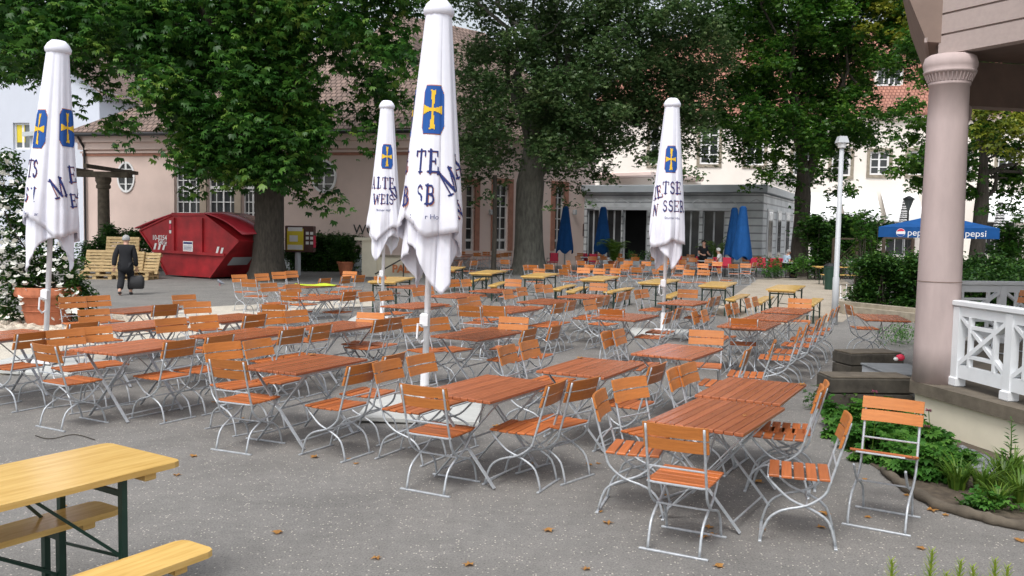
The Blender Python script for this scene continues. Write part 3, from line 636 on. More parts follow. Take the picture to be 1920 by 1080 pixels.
TP = {  # where each table stands
 'G': 'frontmost slatted orange table', 'H': 'orange table bearing a yellow leaf near the stone wall', 'D': 'orange table in front of the tallest parasol', 'E': 'orange table midway between tallest parasol and stone wall',
 'F': 'orange table in front of the parasol by the cafe', 'C': 'orange table left of the tallest parasol, behind open gravel', 'A': 'leftmost full orange table behind the yellow front table',
 'I': 'orange table right behind the tallest parasol pole', 'B': 'second orange table below the walking person', 'T3': 'orange table just below the walking person', 'T4': 'orange table just below the red skip',
 'T5': 'second orange table below the red skip', 'T6': 'orange table cut by the left edge below the flower pot', 'T7': 'second orange table right of the chestnut trunk', 'T8': 'third orange table below the chestnut trunk',
 'T9': 'orange table at the foot of the smallest parasol', 'T10': 'orange table behind the smallest parasol pole', 'T11': 'middle orange table right of the smallest parasol', 'T12': 'orange table in front of the grey trunk, farthest of its row',
 'T13': 'nearest of the three-table row below the grey trunk', 'T14': 'middle of the three-table row below the grey trunk', 'T15': 'farthest of the three-table row below the grey trunk',
 'T17': 'orange table just left of the cafe-side parasol pole', 'T18': 'orange table just right of the cafe-side parasol pole', 'T19': 'middle of the three tables left of the lamp post', 'T20': 'farthest of the three tables left of the lamp post',
 'T21': 'nearest of the three tables left of the lamp post', 'T23': 'lone orange table by the hedge kerb', 'T24': 'first orange table beside the chestnut trunk'}
for k, c, px, py, a in (('A', 'N', 219.6, 663.7, 1.138), ('C', 'N', 555.6, 699.8, 1.10), ('D', 'N', 919.3, 752.6, 1.047), ('E', 'N', 1133, 707.4, 1.077), ('G', 'N', 1394.8, 813.2, 1.024), ('H', 'N', 1463.9, 757, 1.069),
  ('I', 'N', 896, 637, 1.05), ('F', 'N', 1297, 673, 1.03), ('B', 'N', 227.8, 619, 1.1), ('T3', 'N', 233, 587, 1.1), ('T4', 'N', 411, 603.6, 1.1), ('T5', 'N', 438.7, 637, 1.12), ('T6', 'F', 44, 616, 1.12), ('T7', 'N', 599.7, 562, 1.05),
  ('T8', 'N', 626, 620.3, 1.1), ('T9', 'N', 776, 577.8, 1.06), ('T10', 'N', 772, 540, 1.06), ('T11', 'N', 857, 558, 1.06), ('T12', 'N', 931.7, 548, 1.06), ('T13', 'N', 959.4, 585.6, 1.05), ('T14', 'N', 1031.7, 569.7, 1.06), ('T15', 'N', 1103.9, 559, 1.06),
  ('T17', 'N', 1190, 600.8, 1.06), ('T18', 'N', 1299.7, 571.7, 1.05), ('T19', 'N', 1476, 601.7, 1.08), ('T20', 'N', 1505, 587.8, 1.08), ('T21', 'N', 1436, 617, 1.08), ('T23', 'N', 1709.4, 602, 1.35), ('T24', 'C', 585, 535, 1.0)):
    table(c, px, py, a, TP[k] if k not in ('T13', 'T14', 'T15', 'T19', 'T20', 'T21') else 'orange table, '+TP[k])
TP.update({'T13': 'nearest table of the row below the grey trunk', 'T14': 'middle table of the row below the grey trunk', 'T15': 'farthest table of the row below the grey trunk', 'T19': 'middle table left of the lamp post', 'T20': 'farthest table left of the lamp post', 'T21': 'nearest table left of the lamp post',
  'D': 'table in front of the tallest parasol', 'E': 'table midway between tallest parasol and stone wall', 'C': 'table left of the tallest parasol, behind open gravel'})
TP['A'] = 'leftmost full table behind the yellow one'; TP['T6'] = 'table cut by the left picture edge'; TP['T13'] = 'nearest table below the grey trunk'; TP['T14'] = 'middle table below the grey trunk'; TP['T15'] = 'farthest table below the grey trunk'; TP['T17'] = 'table left of the cafe-side parasol pole'; TP['T18'] = 'table right of the cafe-side parasol pole'; TP['F'] = 'table in front of the cafe-side parasol'; TP['H'] = 'orange table by the stone wall'; TP['T12'] = 'orange table in front of the grey trunk'; TP['I'] = 'table right behind the tallest parasol pole'; TP['E'] = 'table between tallest parasol and stone wall'; TP['C'] = 'table left of the tallest parasol'
SL = {'a': 'chair at the near end of the ', 'd': 'chair at the far end of the ', 'b': 'chair on the right side of the ', 'b1': 'nearer right-hand chair of the ', 'b2': 'farther right-hand chair of the ', 'c': 'chair on the left side of the ', 'c1': 'nearer left-hand chair of the ', 'c2': 'farther left-hand chair of the ',
      'a1': 'left chair at the near end of the ', 'a2': 'right chair at the near end of the '}
BASE = {'a': 61, 'b': 151, 'c': -29, 'd': 241}
CH = [(82, 646, 'A', 'a', 0), (340, 638, 'A', 'b1', 0), (414, 629, 'A', 'b2', 3), (121, 618, 'A', 'c1', -8), (173.6, 613, 'A', 'c2', -14), (63, 623, 'T6', 'b1', 4), (158, 605, 'T6', 'b2', 0),
 (134.7, 557, 'T3', 'c1', -12), (182, 554.6, 'T3', 'c2', -8), (175, 580, 'B', 'c1', -15), (312, 571, 'T3', 'b', -10), (344, 553, 'T4', 'c2', -12), (369, 566, 'T4', 'c1', -20), (319, 597, 'T5', 'c1', -10), (380.5, 591.7, 'T5', 'c2', -6),
 (416, 642.5, 'C', 'c1', -10), (481, 637, 'C', 'c2', 4), (425, 675, 'C', 'a', 6), (550, 617, 'T5', 'b1', 0), (604, 610, 'T5', 'b2', 4), (507, 584.5, 'T8', 'c1', -10), (553.5, 582, 'T8', 'c2', -5), (513, 571, 'T4', 'b2', -60), (480, 590, 'T4', 'b1', 0),
 (696, 586.7, 'T8', 'd', 12), (776, 597, 'I', 'c1', -14), (819, 596, 'I', 'c2', -8), (720, 598, 'T8', 'b1', 0), (744.6, 594.6, 'T8', 'b2', 4), (681, 682, 'C', 'b1', 0), (741, 664, 'C', 'b2', 6), (723.5, 676.5, 'D', 'c1', 2), (787, 665.5, 'D', 'c2', -2),
 (792, 724, 'D', 'a', 2), (1045, 717, 'D', 'b1', 4), (1098, 711, 'D', 'b2', -12), (948, 649, 'E', 'c1', 6), (990, 640, 'E', 'c2', 2), (995, 617, 'I', 'b1', 2), (1043, 611, 'I', 'b2', 6), (879.6, 573.7, 'T13', 'a1', 8), (925, 573.6, 'T13', 'a2', 10), (964, 594.6, 'I', 'd', 14),
 (1050, 568, 'T13', 'b1', 0), (1074, 564, 'T13', 'b2', 4), (1104, 562.5, 'T17', 'c1', -4), (1145.6, 580.6, 'T17', 'a', 12), (1135, 623, 'F', 'c1', 8), (1158.6, 619, 'F', 'c2', 6), (1324.7, 619.4, 'F', 'd', 14), (1274, 578, 'T17', 'b2', 6), (1256, 585, 'T17', 'b1', 6),
 (1301, 585, 'T21', 'c1', 8), (1319, 582, 'T21', 'c2', 6), (1336, 558, 'T18', 'b1', 2), (1347, 555.6, 'T18', 'b2', 2), (1363, 571, 'T19', 'c1', 6), (1377, 569, 'T19', 'c2', 4), (1400, 560, 'T20', 'c1', 4), (1414, 557, 'T20', 'c2', 2), (1500, 560, 'T20', 'd', 10),
 (1395, 597.5, 'T21', 'a', 14), (1404, 653.6, 'F', 'b1', 6), (1235, 683, 'E', 'b2', -2), (1122, 736, 'G', 'c1', 12), (1178, 709, 'G', 'c2', -18), (1263, 691, 'H', 'c1', 2), (1287, 683, 'H', 'c2', -2), (1265, 797.6, 'G', 'a', 2), (1539, 727, 'G', 'b1', 8), (1549, 719, 'H', 'b', 10),
 (1590, 571.6, 'T23', 'c', 24), (1572, 575, 'T20', 'b2', 4), (1561, 581, 'T20', 'b1', 6), (1548, 590, 'T19', 'b2', 6), (1536, 598, 'T19', 'b1', 4), (1515, 607, 'T21', 'b2', 6), (1500, 616, 'T21', 'b1', 10), (1452, 640, 'F', 'b2', 10),
 (656.7, 546.7, 'T7', 'b1', 0), (685, 547.5, 'T9', 'c1', 0), (722, 545.8, 'T9', 'c2', 2), (542, 546.7, 'T7', 'a', 12), (503, 531, 'T7', 'c1', -6), (548, 533, 'T7', 'c2', 0), (448, 515, 'T24', 'c1', -8), (490, 513, 'T24', 'c2', -6), (465.6, 523.6, 'T24', 'a', 14), (611, 521.7, 'T24', 'b1', 0), (650, 518, 'T24', 'b2', 4), (656.7, 509, 'T24', 'd', 10),
 (712, 518, 'T10', 'c1', -4), (781.7, 539, 'T11', 'c1', 4), (800, 537, 'T11', 'c2', 2), (850, 524, 'T12', 'c1', -2), (872.5, 523.6, 'T12', 'c2', 2), (963, 523.6, 'T12', 'd', 10), (951, 544, 'T14', 'c1', 4), (976.7, 539, 'T14', 'c2', 0), (1010, 533, 'T15', 'c1', 0), (1025.6, 534, 'T15', 'c2', 0), (868, 560.6, 'T13', 'c1', 6), (887, 555.6, 'T13', 'c2', 2),
 (1126, 558, 'T14', 'b1', 0), (1138.6, 555, 'T14', 'b2', 4), (1123, 531, 'T15', 'd', 10), (1194, 544, 'T18', 'c1', 4), (1206.7, 542.5, 'T18', 'c2', 0), (1290, 543, 'T18', 'd', 10), (1165, 549, 'T15', 'b1', 4), (1178, 546, 'T15', 'b2', 6)]
for px, py, tk, sl, dh in CH:
    if len(('slatted '+SL[sl]+TP[tk]).split()) > 16: print('LONG', SL[sl]+TP[tk])
    chair(px, py, BASE[sl[0]]+dh, 'slatted '+SL[sl]+TP[tk])
for px, py, hd, lab in ((1590, 781, 163, 'slatted chair turned sideways, right of the frontmost table, facing it'), (1676, 748, 238, 'single slatted chair in front of the leafy ground cover, facing left'),
   (522, 510, -40, 'slatted chair touching the chestnut trunk, narrow view'), (545.6, 508, -34, 'slatted chair just right of the chestnut trunk base'), (676, 516, 150, 'slatted chair below the potted shrub, seen from behind')):
    c = chair(px, py, hd, lab, 'slatted folding chairs standing apart')
    if px == 1676:
        for k in c.children:
            if k.name.startswith('seat'): k.matrix_local = Matrix.Translation((0, -.2, .46)) @ Matrix.Rotation(R(13), 4, 'X') @ Matrix.Translation((0, .2, -.46))
# the crowd of chairs before the cafe
FAR = []
for y0, xs in ((476, range(1092, 1420, 34)), (482, range(1076, 1290, 30)), (489, range(1062, 1290, 30)), (496, range(1000, 1290, 34)), (503, range(1018, 1290, 36))):
    for x in xs: FAR.append((x+random.uniform(-7, 7), y0+random.uniform(-2, 2)))
FAR += [(1293, 506), (1320, 506), (1347, 503), (1375, 495), (1398, 494), (1416, 492), (1290, 496), (1318, 494), (1345, 491), (1300, 484), (1330, 486), (1360, 484), (865, 490), (890, 489), (946, 487), (984, 497), (1398, 484), (1420, 481)]
for px, py in FAR:
    chair(px, py, random.choice((61, 61, 241, 241, 241, -29, 151))+random.uniform(-16, 16), 'slatted orange chair in the crowded far rows before the grey cafe', 'chairs crowded in rows before the cafe')
# chairs on the bandstand floor
for x, y, hd, lab in ((6.95, 12.1, 200, 'reddish slatted chair on the bandstand, nearer the column'), (7.75, 12.2, 230, 'reddish slatted chair on the bandstand, cut by the right edge')):
    dup(CHAIR0, (x, y, ZP+.002), R(hd)-PI/2, lab, 'chairs on the bandstand floor')
# ------------------------------------------------------------------ trestle tables and benches
def trestle(name, W, hgt, L_=2.2):
    t = thing(name, 'x', 'table' if W > .4 else 'bench'); th = .032
    c = .05; P = [(-W/2+c, -L_/2), (W/2-c, -L_/2), (W/2-.015, -L_/2+.015), (W/2, -L_/2+c), (W/2, L_/2-c), (W/2-.015, L_/2-.015), (W/2-c, L_/2), (-W/2+c, L_/2), (-W/2+.015, L_/2-.015), (-W/2, L_/2-c), (-W/2, -L_/2+c), (-W/2+.015, -L_/2+.015)]
    MB().slab(P, hgt-th, hgt).build('tabletop' if W > .4 else 'seat', 'pine', t)
    for s in (-1, 1):
        MB().box((0, s*(L_/2-.18), hgt-th-.024), (W-.07, .07, .046), bev=.006).build('batten', 'pine', t)
        y = s*(L_/2-.33); hw = W/2-.06; zt = hgt-th
        for x in (-hw, hw): MB().box((x, y, zt/2), (.036, .032, zt-.002), bev=.004).build('leg', 'green', t)
        zc = zt*.88
        mb = MB().beam((-hw, y, zc), (hw, y, zc), .014, .032)
        zb = zt*.42; yi = y-s*.42
        mb.beam((-hw, y, zb), (hw, y, zb-.04), .008, .016)
        mb.beam((-hw*.95, y, zb), (-hw*.2, yi, zt-.012), .008, .016).beam((hw*.95, y, zb), (hw*.2, yi, zt-.012), .008, .016); mb.beam((-hw*.9, yi, zt-.012), (hw*.9, yi, zt-.012), .012, .02)
        mb.build('brace', 'green', t)
    return t
A, B, Cc = G(198.6, 830, .77), G(346.7, 862, .77), G(0, 871.7, .77)
wd = (B-A).length; dirl = (Cc-A).normalized(); ang = math.atan2(dirl.y, dirl.x)
print('beer table width', wd)
BT0 = trestle('beer_table', wd, .77); BN0 = trestle('beer_bench', .26, .48)
c = (A+B)/2+dirl*1.1
BT0.location = (c.x, c.y, 0); BT0.rotation_euler = (0, 0, ang-PI/2); BT0['label'] = 'varnished yellow beer table on green legs at the front left corner'; BT0['group'] = 'yellow beer tables'
A2, B2 = G(343, 1010, .48), G(406, 1029, .48); c2 = (A2+B2)/2+dirl*1.1
BN0.location = (c2.x, c2.y, 0); BN0.rotation_euler = (0, 0, ang-PI/2); BN0['label'] = 'yellow beer bench on the camera side of the front beer table'; BN0['group'] = 'yellow beer benches'
e = G(181, 938, .48); c3 = e+dirl*1.1+Vector((dirl.y, -dirl.x, 0))*-.12
dup(BN0, (c3.x, c3.y, 0), ang-PI/2, 'yellow beer bench tucked behind the front beer table')
def farset(proto, N, Rr, label, z):                      # N near corner, Rr its far-right neighbour along the length
    n = G(*N, z); r = G(*Rr, z); d = (r-n).normalized(); a = math.atan2(d.y, d.x); L_ = (r-n).length
    hw = wd/2 if z > .6 else .13
    cc = (n+r)/2+Vector((-d.y, d.x, 0))*hw
    o = dup(proto, (cc.x, cc.y, 0), a-PI/2, label); return L_
YT = (((850, 506), (876, 499.5), 'yellow beer table farthest left, just right of the tallest parasol'), ((904, 516), (966, 504.5), 'yellow beer table in front of the grey trunk base, left side'), ((1004, 522.5), (1062, 509.5), 'yellow beer table directly below the grey trunk, right side'),
 ((1126, 526.5), (1169, 516.5), 'yellow beer table below the second closed blue parasol'), ((1240, 532), (1281, 523), 'yellow beer table just behind the cafe-side white parasol pole'), ((1356.7, 539), (1387, 527.5), 'yellow beer table at the left end of the pale paving'), ((1487, 546.7), (1515, 533.5), 'yellow beer table standing alone on the pale paving'), ((748, 527), (772, 521), 'yellow beer table behind the smallest white parasol'))
for N, Rr, lab in YT: print('yt', round(farset(BT0, N, Rr, lab, .77), 2))
YB = (((930, 536), (956, 527), 'yellow bench left of the one below the grey trunk'), ((1044, 544), (1088, 532), 'yellow bench in front of the table below the grey trunk'), ((1080, 546), (1104, 538), 'short view of a yellow bench behind the three-table row'), ((1150, 547), (1189, 539.5), 'yellow bench left of the cafe-side parasol, lone'),
 ((1262, 556), (1284, 547), 'yellow bench right behind the cafe-side parasol pole'), ((1376, 562.5), (1410, 550.5), 'yellow bench at the left edge of the pale paving'), ((1431, 566), (1452, 556), 'yellow bench left of the lone paving table'), ((1528, 571), (1545, 559), 'yellow bench right of the lone paving table'), ((886, 528), (921, 521), 'yellow bench beside the table left of the grey trunk'))
for N, Rr, lab in YB: farset(BN0, N, Rr, lab, .48)
a = D(1575, 520, 37); dup(BT0, (a.x, a.y, 0), R(88), 'yellow beer table standing broadside by the green bin'); dup(BN0, (a.x, a.y-.9, 0), R(88), 'yellow bench broadside in front of the table by the green bin')
# ------------------------------------------------------------------ foliage
def leaf_arrays(pos, size, angs, wid=.36, droop=.25, pitch=(-.9, .3), seed=1):
    """fans of leaflets: pos (n,3), size (n,)"""
    r = np.random.default_rng(seed); n = len(pos); yaw = r.uniform(0, 2*PI, n); pt = r.uniform(pitch[0], pitch[1], n); rl = r.normal(0, .35, n)
    fx = np.stack([np.cos(yaw)*np.cos(pt), np.sin(yaw)*np.cos(pt), np.sin(pt)], 1)
    sx = np.stack([-np.sin(yaw), np.cos(yaw), np.zeros(n)], 1); up = np.cross(fx, sx)*1.
    sx2 = sx*np.cos(rl)[:, None]+up*np.sin(rl)[:, None]; up2 = np.cross(fx, sx2)
    m = len(angs); V = np.zeros((n, 1+3*m, 3)); V[:, 0] = pos
    for k, (a, ln) in enumerate(angs):
        d = fx*math.cos(a)+sx2*math.sin(a); s = -fx*math.sin(a)+sx2*math.cos(a); L_ = (size*ln)[:, None]
        mid = pos+d*L_*.58+up2*L_*.03
        V[:, 1+3*k] = mid+s*L_*wid/2; V[:, 2+3*k] = pos+d*L_*np.cos(droop)-up2*L_*math.sin(droop); V[:, 3+3*k] = mid-s*L_*wid/2
    st = 1+3*m; Q = np.array([[0, 1+3*k, 2+3*k, 3+3*k] for k in range(m)])
    Q = (np.arange(n)[:, None, None]*st+Q[None]).reshape(-1, 4); return V.reshape(-1, 3), Q
PALM = [(-1.25, .7), (-.6, .95), (0, 1.05), (.6, .95), (1.25, .7)]
THREE = [(-.8, .85), (0, 1.), (.8, .85)]
ONE = [(0, 1.)]
def blob_points(blobs, dens, seed, sub=.42, flat=.6):
    """leaf positions: each blob breaks into clusters lying near its surface, each cluster a sloping spray of leaves"""
    r = np.random.default_rng(seed); out = []
    for c, rad in blobs:
        k = max(3, int(7*(rad/1.)**1.6)); n = int(dens*rad**2)
        u = r.normal(size=(k, 3)); u /= np.linalg.norm(u, axis=1)[:, None]; rr_ = rad*r.uniform(.35, 1., k)**.6
        cc = np.array(c)+u*rr_[:, None]*np.array([1, 1, .8])
        idx = r.integers(0, k, n); off = r.normal(size=(n, 3))*np.array([1, 1, flat])*sub*min(1., .35+rad*.45)
        off[:, 2] -= .30*np.hypot(off[:, 0], off[:, 1])
        out.append(cc[idx]+off)
    return np.concatenate(out)
def crown(name, blobs, dens, size, angs, mat, parent, seed, wid=.36, sub=.42, flat=.6, pitch=(-.9, .3)):
    p = blob_points(blobs, dens, seed, sub, flat); r = np.random.default_rng(seed+5)
    p = p-np.array(parent.location)[None] if parent else p
    V, Q = leaf_arrays(p, size*r.uniform(.65, 1.2, len(p)), angs, wid, .3, pitch, seed+9)
    print(name, len(p), len(Q)); return link(name, arrmesh(name, V, Q), mat, parent)
def wobble(a, b, n, amp, r0, r1, rnd):
    a, b = Vector(a), Vector(b); P, Rr = [], []
    for i in range(n+1):
        t = i/n; p = a.lerp(b, t); k = amp*math.sin(PI*t)
        P.append(p+Vector((rnd.uniform(-k, k), rnd.uniform(-k, k), rnd.uniform(-k, k)*.5+amp*.5*math.sin(PI*t)))); Rr.append(r0+(r1-r0)*t**.8)
    return P, Rr
def tree(label, px, py_base, depth, rtrunk, hfork, blobs, dens, size, angs, mat, bark, seed, group='broadleaf trees around the beer garden', limb_n=16, wid=.36, lean=0., extra=None, sub=.42, flare=1.7, topz=9.):
    base = G(px, py_base, 0); base = Vector((base.x/base.y*depth, depth, 0))
    t = thing('tree', label, 'tree', base, 0, group); rnd = random.Random(seed)
    B_ = [((c[0]-base.x, c[1]-base.y, c[2]), r_) for c, r_ in blobs]
    mb = MB(); n = 20; rings = []
    prof = [(-.1, flare), (.12, flare*.82), (.35, 1.22), (.8, 1.06), (1.5, 1.0), (hfork*.7, .95), (hfork, .98), (hfork+.5, .85), (hfork+1.6, .62), (topz*.75, .38), (topz, .1)]
    for i, (z, k) in enumerate(prof):
        fl = max(0, 1-z/.9)
        for j in range(n):
            a = 2*PI*j/n; rr_ = rtrunk*k*(1+.06*math.sin(3*a+z)+.05*math.sin(7*a+2*z)*(1 if z < 4 else .3)+fl*.16*math.sin(5*a+seed))
            rings.append((rr_*math.cos(a)+lean*z+.05*math.sin(z*.9+seed), rr_*math.sin(a), z))
    mb.add(rings, [(i*n+j, i*n+(j+1) % n, (i+1)*n+(j+1) % n, (i+1)*n+j) for i in range(len(prof)-1) for j in range(n)])
    mb.build('trunk', bark, t, True)
    mb = MB(); cand = sorted(B_, key=lambda b: -b[1])[:limb_n*2]; rnd.shuffle(cand)
    for c, r_ in cand[:limb_n]:
        z0 = rnd.uniform(hfork*.85, max(hfork+.3, min(topz*.7, c[2])))
        P, Rr = wobble((lean*z0, 0, z0), c, 7, .25+.03*Vector(c).length, rtrunk*rnd.uniform(.22, .42), .03, rnd); mb.tube(P, Rr, 8, False)
        for _ in range(3):
            k = rnd.randint(3, 6); q = P[k]+Vector((rnd.uniform(-1, 1), rnd.uniform(-1, 1), rnd.uniform(-.4, .8)))*max(.6, r_)*1.1
            P2, R2 = wobble(P[k], q, 4, .15, Rr[k]*.6, .012, rnd); mb.tube(P2, R2, 5, False)
    mb.build('limbs', bark, t, True)
    cr_ = [((c[0]+base.x, c[1]+base.y, c[2]), r_) for c, r_ in B_]
    crown('crown', cr_, dens, size, angs, mat, t, seed, wid, sub)
    if extra: crown('yellowing_foliage', extra, dens, size, angs, 'maple_y', t, seed+77, wid, sub)
    return t
def blobs_px(items, depth, spread, seed, jit=8):
    r = random.Random(seed); out = []
    for it in items:
        px, py, rp = it[:3]; dd = it[3] if len(it) > 3 else r.uniform(-spread, spread)
        d = depth+dd; out.append((tuple(D(px+r.uniform(-jit, jit), py+r.uniform(-jit, jit), d)), rp*d/F))
    return out
# chestnut
it = []
for y, x0, x1, st, rp in ((-230, 40, 740, 110, 90), (-130, -60, 800, 90, 75), (-60, -70, 800, 70, 58), (5, -60, 780, 58, 50), (60, -50, 770, 56, 46)): it += [(x, y, rp) for x in range(x0, x1, st)]
it += [(x, 60, 46, 4) for x in range(0, 640, 70)]
it += [(x, 108, 42) for x in list(range(-40, 150, 52))+list(range(300, 600, 50))+[690, 740]]
it += [(x, 155, 42) for x in list(range(310, 600, 50))]+[(x, 150, 42, 5) for x in range(360, 600, 60)]
it += [(x, 205, 40) for x in range(335, 580, 46)]+[(x, 205, 40, 4) for x in range(380, 600, 60)]
it += [(x, 250, 38) for x in range(350, 590, 46)]+[(x, 285, 32) for x in (365, 405, 450, 545, 575)]
it += [(345, 255, 20), (352, 320, 20), (372, 345, 16), (400, 315, 24), (432, 318, 24), (462, 312, 24), (440, 290, 30), (335, 210, 28), (318, 190, 26), (300, 150, 30), (285, 110, 30), (320, 270, 16),
       (170, 120, 24), (165, 165, 16), (160, 205, 11), (205, 170, 18), (215, 215, 20), (232, 240, 22), (222, 275, 13), (248, 225, 16), (262, 185, 15), (200, 128, 16), (60, 118, 28), (20, 112, 26), (110, 112, 26), (245, 130, 14), (235, 95, 16),
       (600, 240, 28), (590, 285, 20), (560, 300, 30), (555, 325, 20), (560, 352, 14), (580, 365, 16), (603, 368, 16), (627, 372, 13), (640, 388, 9), (610, 395, 9), (590, 390, 8),
       (650, 60, 30), (660, 20, 32), (720, 60, 36), (755, 110, 30), (700, 150, 34), (735, 165, 34), (670, 170, 18), (650, 205, 16), (715, 205, 28), (760, 180, 22), (700, 240, 18), (692, 270, 11), (690, 292, 8), (740, 225, 16), (640, 130, 14), (610, 190, 20)]
it = [i for i in it if not (590 < i[0] < 640 and 70 < i[1] < 180 and i[2] > 25)]
it += [(x, y, 34, random.Random(x*y).uniform(-3.5, -1.)) for y, x0, x1 in ((215, 400, 600), (255, 380, 600), (290, 400, 590), (318, 440, 560)) for x in range(x0, x1, 38)]+[(352, 275, 20, -1), (380, 300, 24, -1), (415, 335, 16, -1), (470, 335, 18, -2), (515, 325, 18, -2), (345, 300, 14, 0)]+[(x, y, 40, 3.5) for y in (30, 90) for x in range(-20, 600, 64)]+[(x, y, 34, -2.6) for y in (10, 70, 130, 180) for x in range(300, 600, 52)]+[(x, y, 34, -2.2) for y in (20, 75) for x in range(0, 300, 56)]
ch_b = blobs_px(it, 33, 3.2, 3)
tree('big chestnut with thick dark trunk standing beside the red skip', 503, 528, 33, .55, 3.4, ch_b, 260, .25, PALM, 'chestnut', 'bark', 5, wid=.40, limb_n=8, sub=.5)
# grey trunk plane
it = []
for y, x0, x1, st, rp in ((-200, 850, 1320, 90, 80), (-120, 830, 1360, 80, 64), (-50, 840, 1370, 62, 50), (15, 850, 1370, 52, 42), (65, 870, 1360, 48, 38), (110, 880, 1350, 46, 36), (155, 885, 1340, 44, 34), (200, 880, 1320, 44, 34), (245, 885, 1310, 42, 30)): it += [(x, y, rp) for x in range(x0, x1, st)]
it += [(x, y, 36, 4) for y in (60, 130, 200) for x in range(1010, 1330, 60)]+[(x, y, 34, 3.5) for y in (90, 170, 240) for x in (900, 940, 1030, 1080, 1130)]
it += [(x, 285, 26) for x in (893, 925, 955, 1035, 1070, 1105, 1135, 1215, 1250, 1280)]+[(895, 320, 20), (925, 325, 20), (905, 350, 13), (880, 345, 12), (940, 345, 12), (955, 300, 16), (1040, 320, 20), (1075, 325, 20), (1050, 350, 16), (1085, 352, 14), (1110, 330, 20), (1130, 310, 20), (1065, 372, 9), (1035, 378, 8), (1095, 372, 8), (1160, 270, 20), (1180, 260, 20), (1225, 305, 15), (1270, 310, 16), (1300, 280, 20), (1320, 255, 18), (1335, 285, 12), (1290, 325, 12), (1312, 318, 9), (1345, 268, 9), (1240, 330, 10), (925, 372, 8), (892, 372, 8), (1140, 340, 10)]
it = [i for i in it if not (955 < i[0] < 1003 and 120 < i[1] < 262) and not (840 < i[0] < 895 and 20 < i[1] < 100 and len(i) < 4)]
it += [(x, y, 36, random.Random(x+y).uniform(-3, 3.5)) for y in (20, 70, 120, 165, 210) for x in range(1005, 1345, 40)]+[(x, y, 32, random.Random(x+y).uniform(-3, -1)) for y in (150, 200, 250, 285) for x in (885, 920, 1020, 1060, 1100)]
it = [i for i in it if not (955 < i[0] < 1003 and 120 < i[1] < 262)]
pl_b = blobs_px(it, 40, 3.2, 8)
tree('tall tree with stout grey trunk in the middle, by the blue parasols', 990, 505, 41, .66, 4.2, pl_b, 480, .155, THREE, 'lime_tree', 'bark2', 9, wid=.55, limb_n=9, lean=.01, sub=.42)
# maple on the right
it = []
for y, x0, x1, st, rp in ((-180, 1340, 1760, 90, 72), (-100, 1330, 1760, 74, 56), (-40, 1340, 1760, 58, 46), (20, 1360, 1740, 50, 38), (70, 1390, 1730, 48, 34), (120, 1410, 1700, 48, 32), (165, 1370, 1690, 46, 30), (205, 1365, 1680, 46, 28), (245, 1390, 1640, 42, 24)): it += [(x, y, rp) for x in range(x0, x1, st)]
it += [(x, y, 30, 3) for y in (60, 130, 200, 250) for x in range(1430, 1610, 50)]
it += [(1352, 195, 20), (1345, 225, 14), (1375, 235, 16), (1395, 270, 22), (1405, 300, 18), (1430, 290, 24), (1425, 325, 18), (1445, 335, 18), (1465, 300, 22), (1410, 340, 10), (1480, 335, 20), (1495, 290, 22), (1530, 280, 24), (1560, 270, 22), (1545, 310, 20), (1570, 320, 18), (1590, 300, 16), (1585, 345, 15), (1600, 370, 14), (1615, 395, 11), (1570, 360, 14), (1635, 415, 8), (1560, 385, 9), (1650, 424, 6), (1530, 330, 14), (1610, 260, 18), (1640, 270, 14), (1620, 235, 20), (1660, 225, 20), (1690, 200, 20), (1520, 345, 12), (1665, 255, 11), (1655, 275, 8), (1500, 400, 9, -.8), (1490, 425, 8, -.8), (1512, 380, 8, -.8), (1510, 440, 7, -.8)]
it = [i for i in it if not (1630 < i[0] < 1685 and 140 < i[1] < 185)]
it += [(x, y, 32, random.Random(x+y).uniform(-3, 3.)) for y in (0, 40, 85, 130, 175, 215, 250) for x in range(1385, 1640, 38)]+[(x, y, 30, random.Random(x+y).uniform(-2, 3.)) for y in (0, 45, 90) for x in (1650, 1685, 1715, 1740)]
it = [i for i in it if not (1630 < i[0] < 1685 and 140 < i[1] < 185)]
mp_b = blobs_px(it, 44, 3., 13)
ey = blobs_px([(1660, 25, 34), (1700, 40, 30), (1640, -10, 34), (1680, 75, 20), (1620, 40, 20)], 41.5, 1, 2)
tree('slimmer maple with spreading crown right of the cafe, behind the lamp post', 1498, 505, 44, .40, 4.0, mp_b, 460, .18, THREE, 'maple', 'bark', 17, wid=.6, limb_n=9, extra=ey, sub=.4, flare=1.5)
it = [(1700, 190, 22), (1725, 215, 26), (1735, 255, 26), (1715, 290, 22), (1740, 300, 26), (1700, 320, 16), (1730, 335, 20), (1745, 340, 20), (1705, 250, 18), (1690, 310, 12)]+[(x, y, 30) for y in (180, 225, 270, 320) for x in range(1780, 2000, 44)]+[(x, 355, 18) for x in (1790, 1815, 1850, 1890)]+[(1905, 385, 14), (1915, 410, 10), (1850, 385, 10)]+[(x, y, 44) for y in (60, 120) for x in range(1740, 2000, 66)]
rr_b = blobs_px(it, 34, 1.8, 21)
ey = blobs_px([(1850, 215, 22), (1880, 230, 24), (1910, 245, 22), (1840, 245, 18), (1870, 275, 18), (1900, 285, 16), (1850, 205, 16), (1915, 215, 18)], 31.5, .6, 4)
tree('tree with yellowing leaves seen behind and right of the pink column', 1832, 500, 34, .26, 3.2, rr_b, 700, .17, THREE, 'maple', 'bark', 23, wid=.6, limb_n=10, extra=ey, sub=.36, flare=1.4)
